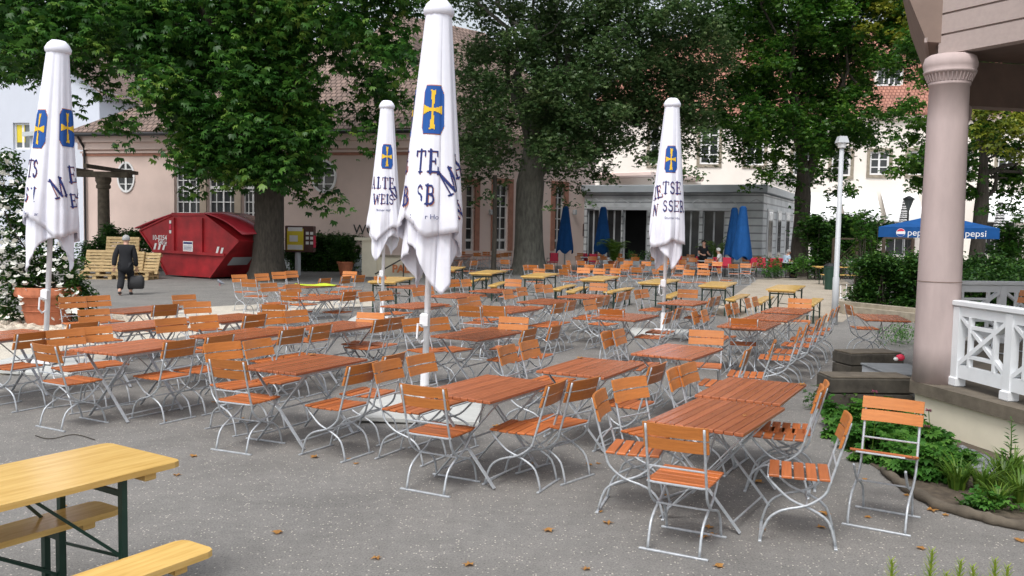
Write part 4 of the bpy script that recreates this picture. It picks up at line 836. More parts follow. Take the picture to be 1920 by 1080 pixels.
# far greenery filling the gap over the roofs
def bush(name, label, cat, blobs, dens, size, angs, mat, seed, wid=.5, sub=.3, group=None, stems=True, pitch=(-.6, .7)):
    c = np.mean([b[0] for b in blobs], 0); t = thing(name, label, cat, (c[0], c[1], min(b[0][2]-b[1] for b in blobs) if False else 0), 0, group)
    if stems:
        mb = MB(); rnd = random.Random(seed)
        for b, r_ in blobs[:14]:
            P, Rr = wobble((b[0]-c[0]+rnd.uniform(-.1, .1), b[1]-c[1], 0), (b[0]-c[0], b[1]-c[1], b[2]), 4, .05, .03, .01, rnd); mb.tube(P, Rr, 5)
        mb.build('stems', 'bark', t)
    crown('foliage', blobs, dens, size, angs, mat, t, seed, wid, sub, .9, pitch); return t
def hedge_blobs(pa, pb, depth_w, h, r_, n, seed):
    rnd = random.Random(seed); a, b = Vector(pa), Vector(pb); d = (b-a); nn = Vector((-d.y, d.x, 0)).normalized(); out = []
    for i in range(n):
        t = rnd.random(); p = a+d*t+nn*rnd.uniform(0, depth_w); out.append(((p.x, p.y, rnd.uniform(r_*.7, h-r_*.7)), r_*rnd.uniform(.75, 1.15)))
    for i in range(int(d.length/.3)):
        p = a+d*((i+.5)/int(d.length/.3)); out.append(((p.x, p.y, h-r_*.6+rnd.uniform(-.05, .05)), r_*.7)); out.append(((p.x, p.y, r_*.6), r_*.7))
    return out
h0 = G(1618, 588); h1 = Vector((h0.x+5.2, h0.y-.6, 0))
def hedge_core(o, a, b, w_, h):                          # dense dark twigs inside a hedge
    c = Vector(o.location); d = Vector(b)-Vector(a); mb = MB(Matrix.Translation(-c)); rnd = random.Random(3); nn = Vector((-d.y, d.x, 0)).normalized()
    for i in range(int(d.length*22)):
        p = Vector(a)+d*rnd.random()+nn*rnd.uniform(.1, w_-.1); mb.tube([p, p+Vector((rnd.uniform(-.15, .15), rnd.uniform(-.15, .15), h*rnd.uniform(.6, .92)))], [.02, .006], 4, False)
    mb.build('twigs', 'bark', o)
o = bush('hedge', 'big clipped hedge block between lamp post and pink column', 'hedge', hedge_blobs(h0, h1, 1.3, 1.62, .34, 170, 4), 2200, .11, ONE, 'hedge', 31, .6, .22, stems=False); hedge_core(o, h0, h1, 1.3, 1.6)
k0 = G(1822, 560); k0 = Vector((k0.x/k0.y*20.5+.0, 20.5, 0)); k1 = k0+Vector((4.5, -.3, 0))
o = bush('hedge', 'hedge running behind the bandstand railing', 'hedge', hedge_blobs(k0, k1, 1.1, 1.42, .3, 120, 6), 2200, .10, ONE, 'hedge', 37, .6, .2, stems=False); hedge_core(o, k0, k1, 1.1, 1.4)
w0 = G(548, 509); w1 = G(682, 509)
o = bush('hedge', 'clipped dark hedge under the WC sign by the vending machine', 'hedge', hedge_blobs(w0, w1, 1.2, 1.75, .35, 100, 8), 1800, .13, ONE, 'hedge', 41, .6, .24, stems=False); hedge_core(o, w0, w1, 1.2, 1.7)
# kerb along the hedge
k_ = thing('kerb', 'low stone kerb in front of the big hedge', 'kerb', (0, 0, 0))
a, b = G(1586, 589), G(1735, 606)
MB().beam((a.x, a.y, .11), (b.x, b.y, .11), .3, .22).build('kerb_course', 'kerb', k_); MB().beam((a.x+.02, a.y+.34, .17), (b.x+.02, b.y+.34, .17), .25, .3).build('kerb_back_course', 'kerb', k_)
# dark planting and lattice under the maple
def lattice(px0, px1, y0, y1, d, label):
    a, b = D(px0, y1, d), D(px1, y0, d); L_ = b.x-a.x; zt = b.z; t = thing('lattice_fence', label, 'fence', (a.x, d, 0), 0, 'dark lattice panels under the maple')
    mb = MB()
    for i in range(int(L_/.16)+8):
        for s_ in (-1, 1):
            x0 = i*.16-.6; x1 = x0+s_*(zt-.2)
            xs = sorted((x0, x1)); lo, hi = max(xs[0], 0), min(xs[1], L_)
            if hi-lo < .1: continue
            f = lambda x: .2+(x-x0)/(x1-x0)*(zt-.2)
            mb.beam((lo, .01*s_, f(lo)), (hi, .01*s_, f(hi)), .01, .03, (0, 1, 0))
    mb.build('lattice_panel', 'wood_dark', t)
    for x in (0, L_): MB().box((x, 0, zt/2), (.09, .09, zt)).build('post', 'wood_dark', t)
    MB().box((L_/2, 0, zt), (L_, .07, .07)).build('top_bar', 'wood_dark', t)
lattice(1560, 1607, 448, 520, 39, 'dark lattice panel behind the lamp post, by the green bin'); lattice(1655, 1712, 447, 500, 31, 'dark lattice panel under the open blue parasol')
for i, (px, py, rp, lab, mat) in enumerate(((1535, 450, 26, 'dark shrub right of the maple trunk', 'hedge'), (1585, 440, 26, 'tall dark shrub behind the lattice by the lamp post', 'hedge'), (1635, 455, 26, 'dark shrub left of the lattice under the blue parasol', 'hedge'), (1765, 462, 22, 'low shrub hidden beneath the blue parasol', 'hedge'), (1880, 470, 26, 'loose light shrub right of the column behind the hedge', 'maple'), (1900, 450, 20, 'twiggy climbing shrub at the right edge', 'maple'), (1625, 425, 18, 'green shrub against the awnings by the lamp post', 'maple'))):
    d = 41+i*1.3 if i < 4 else 36
    bl = blobs_px([(px+random.uniform(-18, 18), py+random.uniform(-30, 44), rp*.62) for _ in range(16)], d, .8, 60+i)
    bush('shrub', lab, 'shrub', bl, 1500 if i < 4 else 600, .16, THREE, mat, 70+i, .5, .3, 'shrubs under the maple')
bl = blobs_px([(random.uniform(1425, 1530), random.uniform(488, 508), 11) for _ in range(26)], 41, 1.2, 91)
bush('border_plants', 'low green border plants around the maple foot', 'plants', bl, 900, .09, THREE, 'ivy', 93, .5, .2, stems=False)
# ------------------------------------------------------------------ closed parasols with lettering
def inside_strokes(u, v, strokes):
    for (x0, y0, x1, y1, w_) in strokes:
        dx, dy = x1-x0, y1-y0; L2 = dx*dx+dy*dy
        t = max(0, min(1, ((u-x0)*dx+(v-y0)*dy)/L2)) if L2 else 0
        if (u-x0-t*dx)**2+(v-y0-t*dy)**2 < (w_/2)**2: return True
    return False
def arc(cx, cy, rx, ry, a0, a1, w_, n=8):
    P = [(cx+rx*math.cos(R(a0+(a1-a0)*i/n)), cy+ry*math.sin(R(a0+(a1-a0)*i/n))) for i in range(n+1)]; return [(*P[i], *P[i+1], w_) for i in range(n)]
T_, t_ = .17, .075                                       # thick and thin strokes of a serif alphabet, letters 1 high
GL = {'M': (1.0, [(.14, 0, .14, 1, t_), (.14, 1, .5, .1, T_), (.5, .1, .86, 1, t_), (.86, 0, .86, 1, T_), (0, .03, .28, .03, t_), (.72, .03, 1., .03, t_), (.0, .97, .16, .97, t_), (.84, .97, 1, .97, t_)]),
 'A': (.9, [(.12, 0, .45, 1, t_), (.45, 1, .78, 0, T_), (.22, .35, .68, .35, t_), (0, .03, .26, .03, t_), (.62, .03, .92, .03, t_)]),
 'L': (.7, [(.2, 0, .2, 1, T_), (.04, .97, .38, .97, t_), (.04, .03, .65, .03, t_), (.65, .03, .65, .28, t_)]),
 'T': (.8, [(.4, 0, .4, 1, T_), (.04, .96, .76, .96, t_), (.04, .74, .04, .96, t_), (.76, .74, .76, .96, t_), (.22, .03, .58, .03, t_)]),
 'E': (.75, [(.2, 0, .2, 1, T_), (.04, .96, .66, .96, t_), (.04, .04, .7, .04, t_), (.2, .52, .52, .52, t_), (.66, .76, .66, .96, t_), (.7, .04, .7, .26, t_), (.52, .42, .52, .62, t_)]),
 'S': (.65, arc(.32, .74, .22, .22, 20, 270, .11)+arc(.32, .27, .24, .25, 90, -160, .13)),
 'R': (.85, [(.2, 0, .2, 1, T_), (.04, .03, .38, .03, t_), (.04, .97, .4, .97, t_), (.42, .5, .76, .04, T_), (.2, .5, .42, .5, t_)]+arc(.4, .74, .24, .24, 90, -90, .12)),
 'W': (1.15, [(.1, 1, .35, 0, T_), (.35, 0, .58, .85, t_), (.58, .85, .8, 0, T_), (.8, 0, 1.05, 1, t_), (0, .97, .24, .97, t_), (.92, .97, 1.15, .97, t_)]),
 'I': (.4, [(.2, 0, .2, 1, T_), (.04, .03, .36, .03, t_), (.04, .97, .36, .97, t_)]),
 'B': (.8, [(.2, 0, .2, 1, T_), (.04, .03, .4, .03, t_), (.04, .97, .4, .97, t_), (.2, .53, .4, .53, t_)]+arc(.4, .75, .2, .22, 90, -90, .11)+arc(.4, .28, .25, .25, 90, -90, .13))}
def closed_parasol(px, py, top_px, label, cloth, tilt, decals, n_folds=8, seed=1, Lc=3.2, rad=.335, ztop=4.58, base=True, mat='cloth', ridge=0., group='closed white parasols with printed lettering', polemat='white', detail=True, kind='parasol'):
    g = G(px, py); t = thing('closed_parasol', label, kind, g, 0, group); t.rotation_euler = (0, tilt, 0); rnd = random.Random(seed)
    view = math.atan2(-g.y, -g.x)                        # direction towards the camera
    ph = [rnd.uniform(0, 6.28) for _ in range(8)]; k = ztop-Lc
    np_ = 3.5 if detail else 3.
    ph[0] = PI/2-np_*ridge if detail else ph[0]
    def prof(s): return rad*(.38+.62*min(1, s/.74)) if detail else rad*(.36+.64*min(1, s/.85))
    def fold(a, s):
        v1 = abs(math.sin(np_*a+ph[0])); v2 = abs(math.sin((np_+2)*a+ph[1]))
        return .95*(v1**.75-.62)+.30*(v2-.6)+.07*math.sin(23*a+ph[2])
    def surf(a, s, off=0., lay=0):
        sp = min(s, .70) if lay else s
        r_ = prof(sp)*(1+(.05+.20*min(s, .85))*fold(a, s)+(lay*-.17))+off
        return Vector((r_*math.cos(a+view), r_*math.sin(a+view), ztop-Lc*s))
    mb = MB(); N_ = 168 if detail else 48; K = 36 if detail else 14
    def layer(ends, lay, s0):
        P = []
        for i in range(K+1):
            for j in range(N_):
                a = 2*PI*j/N_-PI; e = ends(a); s = s0+(e-s0)*i/K; q = surf(a, s, 0, lay)
                fl = max(0, (s-e+.14)/.14); amp = .035
                q += Vector((math.cos(a+view), math.sin(a+view), 0))*amp*fl*math.sin(5*a+ph[3]+lay); P.append(q)
        mb.add(P, [(i*N_+j, i*N_+(j+1) % N_, (i+1)*N_+(j+1) % N_, (i+1)*N_+j) for i in range(K) for j in range(N_)])
    tri = lambda x: abs((x/PI) % 2-1)
    outer = lambda a: .735+.10*tri(a+ph[4])+.06*tri(3*a+ph[5])-.02
    inner = lambda a: .80+.20*tri(2*a+ph[7])**1.3*(.7+.3*tri(a+ph[6]))+.03*tri(5*a+ph[5])
    if detail: layer(outer, 0, .012); layer(inner, 1, .45)
    else: layer(lambda a: .95+.04*math.sin(4*a+ph[4]), 0, .012)
    c = mb.build('canopy', mat, t, True); c.data.materials[0] = M[mat]
    if detail: c.modifiers.new('thickness', 'SOLIDIFY').thickness = .006
    MB().lathe([(.02, .07), (.09, .06), (.14, .01), (.172, -.05), (.165, -.10), (.14, -.12)] if detail else [(.02, .05), (.10, .045), (.135, .0), (.150, -.05), (.138, -.12), (.12, -.13)], 16, (0, 0, ztop)).build('cap', mat, t, True)
    MB().tube([(0, 0, .02), (0, 0, ztop-.05)], .036, 12).build('pole', polemat, t, True)
    if base:
        for dx in (-.33, .33):
            for dy in (-.33, .33): MB().box((dx, dy, .035), (.645, .645, .055), bev=.01).build('base_slab', 'slab', t)
        MB().tube([(0, 0, .03), (0, 0, .45)], .05, 12).box((0, 0, .1), (.3, .3, .03)).build('socket', 'white', t)
        a = view-.5; x, y = math.cos(a)*.05, math.sin(a)*.05; MB().box((x*1.4, y*1.4, 1.05), (.09, .09, .16), bev=.02).tube([(x*2, y*2, 1.0), (x*4.2, y*4.2, 1.02), (x*4.4, y*4.4, .86), (x*2.6, y*2.6, .80), (x*1.2, y*1.2, .82)], .012, 6).build('crank', 'white', t)
    zsh = ztop-4.58
    def decal(name, shape, a0, z0, rot, mat_, par, cell, bb, off=.010):
        V, Fq = [], []; z0 = z0+zsh; s0 = (ztop-z0)/Lc; r0 = prof(s0)
        u = bb[0]; cs, sn = math.cos(rot), math.sin(rot); idx = {}
        nu, nv = int((bb[2]-bb[0])/cell), int((bb[3]-bb[1])/cell)
        def vert(i, j):
            if (i, j) not in idx:
                uu_, vv_ = bb[0]+i*cell, bb[1]+j*cell; x, y = uu_*cs-vv_*sn, uu_*sn+vv_*cs
                idx[(i, j)] = len(V); V.append(surf(a0+x/r0, (ztop-z0-y)/Lc, off))
            return idx[(i, j)]
        for i in range(nu):
            for j in range(nv):
                if shape(bb[0]+(i+.5)*cell, bb[1]+(j+.5)*cell): Fq.append((vert(i, j), vert(i+1, j), vert(i+1, j+1), vert(i, j+1)))
        if Fq: mb_ = MB(); mb_.v = V; mb_.f = Fq; return mb_.build(name, mat_, par, True)
    for d_ in decals:
        if d_[0] == 'shield':
            _, a0, z0, sc = d_; w_, h_ = .115*sc, .265*sc
            def sh(m_): return lambda x, y: abs(x) < w_*m_ and abs(y) < h_*m_+.0*x and abs(x)/w_+abs(y)/h_*.9 < 1.62*m_
            def cross(x, y):
                ax, ay = abs(x)/w_, abs(y)/h_
                return (ax < .10+.22*max(0, ay-.25) and ay < .82-.25*max(0, .2-ax)) or (ay < .06+.20*max(0, ax-.2) and ax < .86)
            decal('emblem_border', sh(1.03), a0, z0, 0, 'rust', c, .008*sc+.002, (-.2*sc, -.36*sc, .2*sc, .36*sc), .008)
            decal('emblem_shield', sh(1.0), a0, z0, 0, 'shield', c, .008*sc+.002, (-.2*sc, -.36*sc, .2*sc, .36*sc), .013)
            decal('emblem_cross', cross, a0, z0, 0, 'gold', c, .008*sc+.001, (-.2*sc, -.36*sc, .2*sc, .36*sc), .018)
        elif d_[0] == 'txt':
            _, s_, a0, z0, hh, rot = d_; W_ = sum(GL[ch_][0]+.12 for ch_ in s_); x = -W_/2; st = []
            for ch_ in s_: st += [(x+p[0], p[1]-.5, x+p[2], p[3]-.5, p[4]) for p in GL[ch_][1]]; x += GL[ch_][0]+.12
            SQ = .64; hw_ = hh*SQ
            st2 = [(a*hh+.007, b*hh-.007, c_*hh+.007, d__*hh-.007, w_*hh) for a, b, c_, d__, w_ in st]; st1 = [(a*hh, b*hh, c_*hh, d__*hh, w_*hh) for a, b, c_, d__, w_ in st]
            bb = (-W_/2*hh*SQ-.05, -.65*hh, W_/2*hh*SQ+.05, .65*hh)
            decal('lettering_shadow', lambda u, v: inside_strokes(u/SQ, v, st2), a0, z0, rot, 'rust', c, .007, bb, .009)
            decal('lettering', lambda u, v: inside_strokes(u/SQ, v, st1), a0, z0, rot, 'navy', c, .007, bb, .014)
        else:
            _, s_, a0, z0, hh = d_; me = text_mesh(s_, hh, 0); z0 += zsh; s0 = (ztop-z0)/Lc; r0 = prof(s0)
            for v in me.vertices: v.co = surf(a0+v.co.x/r0, (ztop-z0-v.co.y)/Lc, .012)
            link('small_lettering', me, 'navy', c)
    return t
closed_parasol(794, 772, 5, 'tallest closed white parasol with blue shield, at the centre left', 'cloth', .026, [('shield', -.10, 3.42, 1.0), ('shield', -1.9, 3.4, 1.), ('txt', 'TE', -.22, 2.86, .24, .0), ('txt', 'E', -1.25, 2.86, .24, .1), ('txt', 'M', .66, 2.66, .27, .5), ('txt', 'A', 1.25, 2.84, .25, .5), ('txt', 'SB', -.2, 2.50, .21, 0.), ('txt', 'B', -.95, 2.48, .21, .1), ('txt', 'W', 1.2, 2.36, .18, .5), ('sm', 'Stutter Ho', -.25, 2.26, .075)], seed=3, ridge=-.15, ztop=4.52)
closed_parasol(84, 690, 75, 'closed white parasol at the left in front of the flower pot', 'cloth', .058, [('shield', -.95, 3.4, 1.0), ('shield', .72, 3.45, .95), ('txt', 'TS', -1.05, 2.86, .24, .0), ('txt', 'SSI', -1.0, 2.5, .20, 0), ('txt', 'M', .25, 2.62, .26, .4), ('txt', 'E', .95, 2.82, .22, .1), ('txt', 'E', .95, 2.46, .18, .1), ('txt', 'N', 1.3, 2.55, .24, -.3) if False else ('txt', 'A', 1.4, 2.6, .24, -.3), ('sm', 'Hofwasser', -.9, 2.24, .07)], seed=5, ridge=.25, ztop=4.51)
closed_parasol(716, 602, 188, 'smallest closed white parasol in front of the WC wall', 'cloth', .015, [('shield', .12, 3.42, 1.0), ('txt', 'ALTE', -.25, 2.85, .24, .0), ('txt', 'M', .75, 2.64, .25, .4), ('txt', 'WEIS', -.1, 2.5, .21, 0.), ('sm', 'Stutter Hof', -.1, 2.26, .07)], seed=8, ridge=-.1, ztop=4.76, Lc=3.42)
closed_parasol(1242, 628, 183, 'closed white parasol in front of the grey cafe door', 'cloth', .013, [('shield', .1, 3.42, 1.0), ('txt', 'AE', -.95, 2.76, .25, .25), ('txt', 'TSE', .28, 2.86, .24, .0), ('txt', 'SSER', .45, 2.5, .22, 0.), ('txt', 'W', -.85, 2.42, .22, .1), ('sm', 'Stutter Ho', .3, 2.26, .07)], seed=12, ridge=.1, ztop=4.68, Lc=3.42)
for px, d, lab, sd_ in ((1056, 46, 'closed blue parasol nearest the grey trunk', 1), (1126, 46, 'closed blue parasol left of the cafe door', 2), (1386, 40.5, 'closed blue parasol in front of the light cafe cladding', 3), (1370, 43, 'closed blue parasol half hidden behind another blue one', 4)):
    g = D(px, 440, d); a_, dy_, _ = ray(px, 500)
    p = G(px, 600); sc = d/p.y; q = (p.x*sc, p.y*sc)
    py = None
    o = closed_parasol(px, 600, 0, lab, 'blue', 0, [], n_folds=6, seed=20+sd_, Lc=2.45, rad=.42, ztop=3.28, base=False, mat='blue', group='closed blue parasols by the cafe', polemat='lightgrey', detail=False); o.location = (q[0], q[1], 0)
for px, d, lab in ((1686, 56, 'black and white wavy striped closed parasol above the open blue one'), (1864, 50, 'black and white wavy striped closed parasol right of the column')):
    p = G(px, 600); sc = d/p.y
    o = closed_parasol(px, 600, 0, lab, 'wavy', 0, [], n_folds=5, seed=31, Lc=2.3, rad=.34, ztop=4.35 if d == 56 else 4.1, base=False, mat='wavy', group='striped closed parasols', polemat='lightgrey', detail=False); o.location = (p.x*sc, p.y*sc, 0)
    for c_ in o.children:
        if c_.name.startswith(('canopy', 'cap')): planar_uv(c_.data)
# open blue parasol with drinks logo
pb = D(1757, 430, 27.5); t = thing('open_parasol', 'open blue parasol with a drinks logo on its valance, partly behind the column', 'parasol', (pb.x, pb.y, 0))
s_ = 1.6; zv, zt, vh = D(1757, 428, 27.5).z, D(1757, 402, 27.5).z, .30
rot = Matrix.Rotation(R(-25), 4, 'Z'); rot2 = rot
cn = [Vector((s_*x, s_*y, zv)) for x, y in ((-1, -1), (1, -1), (1, 1), (-1, 1))]; mb = MB(rot)
n = 6
for i in range(4):
    a, b = cn[i], cn[(i+1) % 4]; P = []
    for j in range(n+1):
        for k in range(n+1):
            e = a.lerp(b, k/n); p = Vector((0, 0, zt)).lerp(e, j/n); p.z -= .10*math.sin(PI*j/n)*(1-abs(2*k/n-1)*.9); P.append(p)
    mb.add(P, [(j*(n+1)+k, j*(n+1)+k+1, (j+1)*(n+1)+k+1, (j+1)*(n+1)+k) for j in range(n) for k in range(n)])
cp = mb.build('canopy', 'blue', t); cp.modifiers.new('thickness', 'SOLIDIFY').thickness = .008
mb = MB(rot)
for i in range(4):
    a, b = cn[i], cn[(i+1) % 4]; mb.add([a, b, b+Vector((0, 0, -vh)), a+Vector((0, 0, -vh))], [(0, 1, 2, 3)])
va = mb.build('valance', 'blue', t); va.modifiers.new('thickness', 'SOLIDIFY').thickness = .008
for fx in (-.75, .78):
    base_m = rot @ Matrix.Translation((fx*1.0, -s_-.012, zv-.16))
    put_text('logo_lettering', 'pepsi', .27, 'white', base_m @ Matrix.Translation((.22, 0, 0)), va)
    for nm, mt, a0, a1, rr0 in (('logo_disc', 'white', 0, 360, .125), ('logo_red', 'red', 25, 170, .115), ('logo_blue', 'shield', 200, 345, .115)):
        m_ = MB(base_m @ Matrix.Translation((-.24, -.004 if nm != 'logo_disc' else 0, 0))); P = [(rr0*math.cos(R(a0+(a1-a0)*i/20)), -.004, rr0*math.sin(R(a0+(a1-a0)*i/20))) for i in range(20)]
        m_.add(P, [tuple(range(20))]); m_.build(nm, mt, va)
MB().tube([(0, 0, 0), (0, 0, zt)], .03, 10).build('pole', 'lightgrey', t)
mb = MB(rot)
for a in cn: mb.tube([(0, 0, zt-.05), a+Vector((0, 0, -.02))], .012, 5); mb.tube([(0, 0, zt-.7), a*.5+Vector((0, 0, (zt+zv)/4-.08))], .01, 5)
mb.build('ribs', 'lightgrey', t)
MB().box((0, 0, .05), (.7, .7, .1), bev=.02).build('base_slab', 'kerb', t)
# ------------------------------------------------------------------ lamps
g = G(1564, 609); t = thing('lamp_post', 'pale grey lamp post with small tapered hood beside the hedge', 'lamp post', g)
zt = H+(441-266)*g.y/F
MB().tube([(0, 0, 0), (0, 0, 1.1), (0, 0, 1.12), (0, 0, zt-.12)], [.075, .075, .06, .05], 14).build('pole', 'lightgrey', t, True)
MB().lathe([(.09, -.16), (.10, -.05), (.06, -.03)], 12, (0, 0, zt)).build('lamp_lens', 'frame', t); MB().add([(x*.125, y*.125, zt-.05) for x, y in ((-1, -1), (1, -1), (1, 1), (-1, 1))]+[(x*.085, y*.085, zt+.10) for x, y in ((-1, -1), (1, -1), (1, 1), (-1, 1))], [(3, 2, 1, 0), (4, 5, 6, 7)]+[(i, (i+1) % 4, (i+1) % 4+4, i+4) for i in range(4)]).build('lamp_hood', 'lightgrey', t)
g = D(1698, 500, 40); t = thing('street_lantern', 'dark street lantern on a post in front of the white awnings', 'lamp post', (g.x, 40, 0)); zl = D(1698, 374, 40).z
MB().tube([(0, 0, 0), (0, 0, zl-.45)], .04, 8).build('pole', 'black', t); MB().lathe([(.05, -.5), (.22, -.05), (.24, 0)], 6, (0, 0, zl)).build('lantern_glass', 'glass2', t); MB().lathe([(.30, 0), (.28, .04), (.05, .16)], 6, (0, 0, zl)).build('lantern_roof', 'black', t)
g = D(931, 480, 40); t = thing('slim_post', 'thin dark post standing left of the grey trunk', 'post', (g.x-.1, 38.5, 0)); MB().tube([(0, 0, 0), (.03, 0, 2.), (0, 0, 4.4)], [.12, .10, .09], 10).build('shaft', 'bark', t)
MB().lathe([(.15, 0), (.15, .1), (.12, .14)], 10).build('foot', 'black', t)
# ------------------------------------------------------------------ red skip
P0 = G(314, 518); P1 = G(394.5, 523.5); dx = (P1-P0); dx.z = 0; ang = math.atan2(dx.y, dx.x); dx.normalize(); nn = Vector((-dx.y, dx.x, 0))
def sk(px, py): p = on_plane(px, py, P0, nn); return ((p-P0).dot(dx), p.z)
t = thing('skip', 'dark red lidded waste skip with white numbers, left of the chestnut trunk', 'skip', P0, ang)
prof = [sk(314, 518), sk(394.5, 523.5), sk(426, 477), sk(449, 452), sk(385, 403), sk(324, 403), sk(263, 432), sk(289, 470)]
prof[0] = (0, .06); prof[1] = (prof[1][0], .06)
Wd = 1.85
MB().prism(prof, 0, Wd).build('body', 'skip', t)
x0, x1 = sk(327, 420)[0], sk(380, 420)[0]; zt = prof[4][1]; zm = sk(355, 474)[1]
mb = MB()
for x in (x0, x1): mb.beam((x, -.04, zm), (x, -.04, zt-.12), .12, .08, (0, 1, 0))
a, b = sk(290, 470), sk(424, 478); mb.beam((a[0], -.05, a[1]), (b[0], -.05, b[1]), .10, .13, (0, 1, 0))
for i, j in ((7, 6), (2, 3), (3, 4), (6, 5), (5, 4), (0, 7), (1, 2)):
    a, b = prof[i], prof[j]; mb.beam((a[0], -.025, a[1]), (b[0], -.025, b[1]), .055, .05, (0, 1, 0))
mb.build('stiffener', 'skip', t)
def lidmesh(a, b, nm, arch):
    mb = MB(); a, b = Vector((a[0], 0, a[1])), Vector((b[0], 0, b[1])); n = 8; d = (b-a).normalized(); up = Vector((-d.z, 0, d.x)); up = up if up.z > 0 else -up; P = []
    for i in range(n+1):
        for y in (-.08, Wd*.5, Wd+.08):
            P.append(a.lerp(b, i/n)+Vector((0, y, 0))+up*(.05+arch*math.sin(PI*i/n)+(.05 if abs(y-Wd*.5) < .1 else 0)))
    mb.add(P, [(i*3+k, i*3+k+1, i*3+k+4, i*3+k+3) for i in range(n) for k in range(2)])
    o = mb.build(nm, 'lid', t, True); o.modifiers.new('thickness', 'SOLIDIFY').thickness = .05
tip = sk(256, 429); tr = sk(457, 443)
lidmesh((prof[5][0], prof[5][1]), tip, 'lid', .02); lidmesh((prof[4][0], prof[4][1]), tr, 'lid', .12)
MB().box(((prof[5][0]+prof[4][0])/2, Wd/2, zt+.04), (prof[4][0]-prof[5][0]+.05, Wd+.1, .07), bev=.02).build('ridge', 'skip', t)
x, z = sk(298, 446); put_text('number', '10-0254', .27, 'paper', Matrix.Translation((x+.05, -.012, z)), t, .004); x, z = sk(305, 455); put_text('number', '540 lg', .22, 'paper', Matrix.Translation((x, -.012, z)), t, .004)
x, z = sk(353, 462); lb = MB().box((x, -.012, z), (.56, .02, .40)).build('notice', 'paper', t)
mb = MB().box((x, -.026, z+.13), (.5, .006, .07)); [mb.box((x, -.026, z+.02-.05*i), (.46, .006, .015)) for i in range(4)]; mb.build('notice_print', 'navy', lb)
x, z = sk(323, 422); mb = MB().box((x, -.09, z+.12), (.10, .02, .12)).box((x, -.09, z-.26), (.10, .02, .12)); mb.build('reflector', 'paper', t); MB().box((x, -.09, z-.07), (.10, .02, .2)).build('reflector', 'red', t)
mb = MB()
for (px, py) in ((291, 462), (299, 463), (307, 465), (408, 469), (416, 471)):
    x, z = sk(px, py); mb.add([(x-.10, -.014, z-.13), (x+.02, -.014, z-.13), (x+.12, -.014, z+.13), (x, -.014, z+.13)], [(0, 1, 2, 3)])
mb.build('warning_stripes', 'paper', t)
a, b = prof[2], prof[1]; d = Vector((b[0]-a[0], 0, b[1]-a[1])).normalized(); nrm = Vector((-d.z, 0, d.x)); nrm = nrm if nrm.x > 0 else -nrm; o_ = Vector((a[0], 0, a[1]))+d*.15+nrm*.02
MB().add([o_+Vector((0, .35, 0)), o_+Vector((0, 1.3, 0)), o_+d*.45+Vector((0, 1.3, 0)), o_+d*.45+Vector((0, .35, 0))], [(0, 1, 2, 3)]).build('end_plate', 'lightgrey', t)
for yy in (-.1, Wd+.1): MB().tube([(sk(352, 440)[0]-.0, yy, zm+.45), (sk(352, 440)[0], yy+.001+(-.14 if yy < 0 else .14), zm+.45)], .06, 10).build('lifting_pin', 'skip', t) if yy > 0 else None
# ------------------------------------------------------------------ pallets
def pallet_mesh():
    t = thing('pallet', 'x', 'pallet'); mb = MB()
    for i in range(7): mb.box((0, -.36+i*.12, .135), (1.2, .095 if i % 2 == 0 else .08, .022))
    mb.build('deck', 'pallet', t); mb = MB()
    for x in (-.54, 0, .54):
        for y in (-.34, 0, .34): mb.box((x, y, .062), (.13, .1, .076))
    mb.build('blocks', 'pallet', t); mb = MB()
    for y in (-.34, 0, .34): mb.box((0, y, .012), (1.2, .1, .022))
    for x in (-.54, 0, .54): mb.box((x, 0, .112), (.13, .8, .02))
    mb.build('bearers', 'pallet', t); return t
pz = pallet_mesh(); pg = 'wooden pallets piled by the pink hall'; base = G(205, 524); pz.location = (base.x-.55, base.y+.3, 0); pz.rotation_euler = (0, 0, R(6)); pz['label'] = 'bottom pallet of the left stack behind the walking person'; pz['group'] = pg
for i, (dx_, z, rz, lab) in enumerate(((-.5, .15, 10, 'second pallet from the ground in the left stack'), (.85, 0, -6, 'bottom pallet of the right stack behind the walking person'), (.78, .15, 3, 'top pallet of the right stack'))): dup(pz, (base.x+dx_, base.y+.4, z), R(rz), lab, pg)
for dx_, dy_, z0, tilt, rz, lab in ((-.55, .75, .35, 68, 4, 'pallet leaning steeply, left of the walking person'), (.35, .85, .32, 74, -3, 'pallet leaning upright behind the walking person'), (.05, 1.1, .85, 78, 2, 'topmost pallet standing on edge against the hedge'), (.95, .9, .28, 70, -8, 'pallet leaning between walking person and skip')):
    o = dup(pz, (base.x+dx_, base.y+dy_, z0+.25), R(rz), lab, pg); o.rotation_euler = (R(tilt), 0, R(rz))
# pergola column beside
g = D(195, 440, 39); t = thing('pergola', 'weathered pergola column with timber beams left of the pink hall', 'pergola', (g.x, 39, 0)); zt = D(195, 333, 39).z
MB().lathe([(.33, 0), (.33, .3), (.27, .34), (.24, zt-.5), (.30, zt-.46), (.30, zt-.34), (.26, zt-.3), (.33, zt-.15), (.33, zt)], 20).build('column', 'capstone', t, False)
MB().box((-.1, -.25, zt+.13), (2.6, .14, .24)).box((-.1, .25, zt+.13), (2.5, .14, .22)).box((-1.4, -.6, zt+.34), (.14, 5, .16)).box((.5, -.2, zt+.34), (.14, 5, .16)).build('beam', 'capstone', t)
# hedge plants behind pallets
bl = blobs_px([(random.uniform(165, 300), random.uniform(428, 500), 12) for _ in range(40)], 38.2, .5, 55); bush('shrub', 'green shrubs behind the pallets and the skip', 'shrub', bl, 2200, .16, ONE, 'hedge', 56, .5, .25)
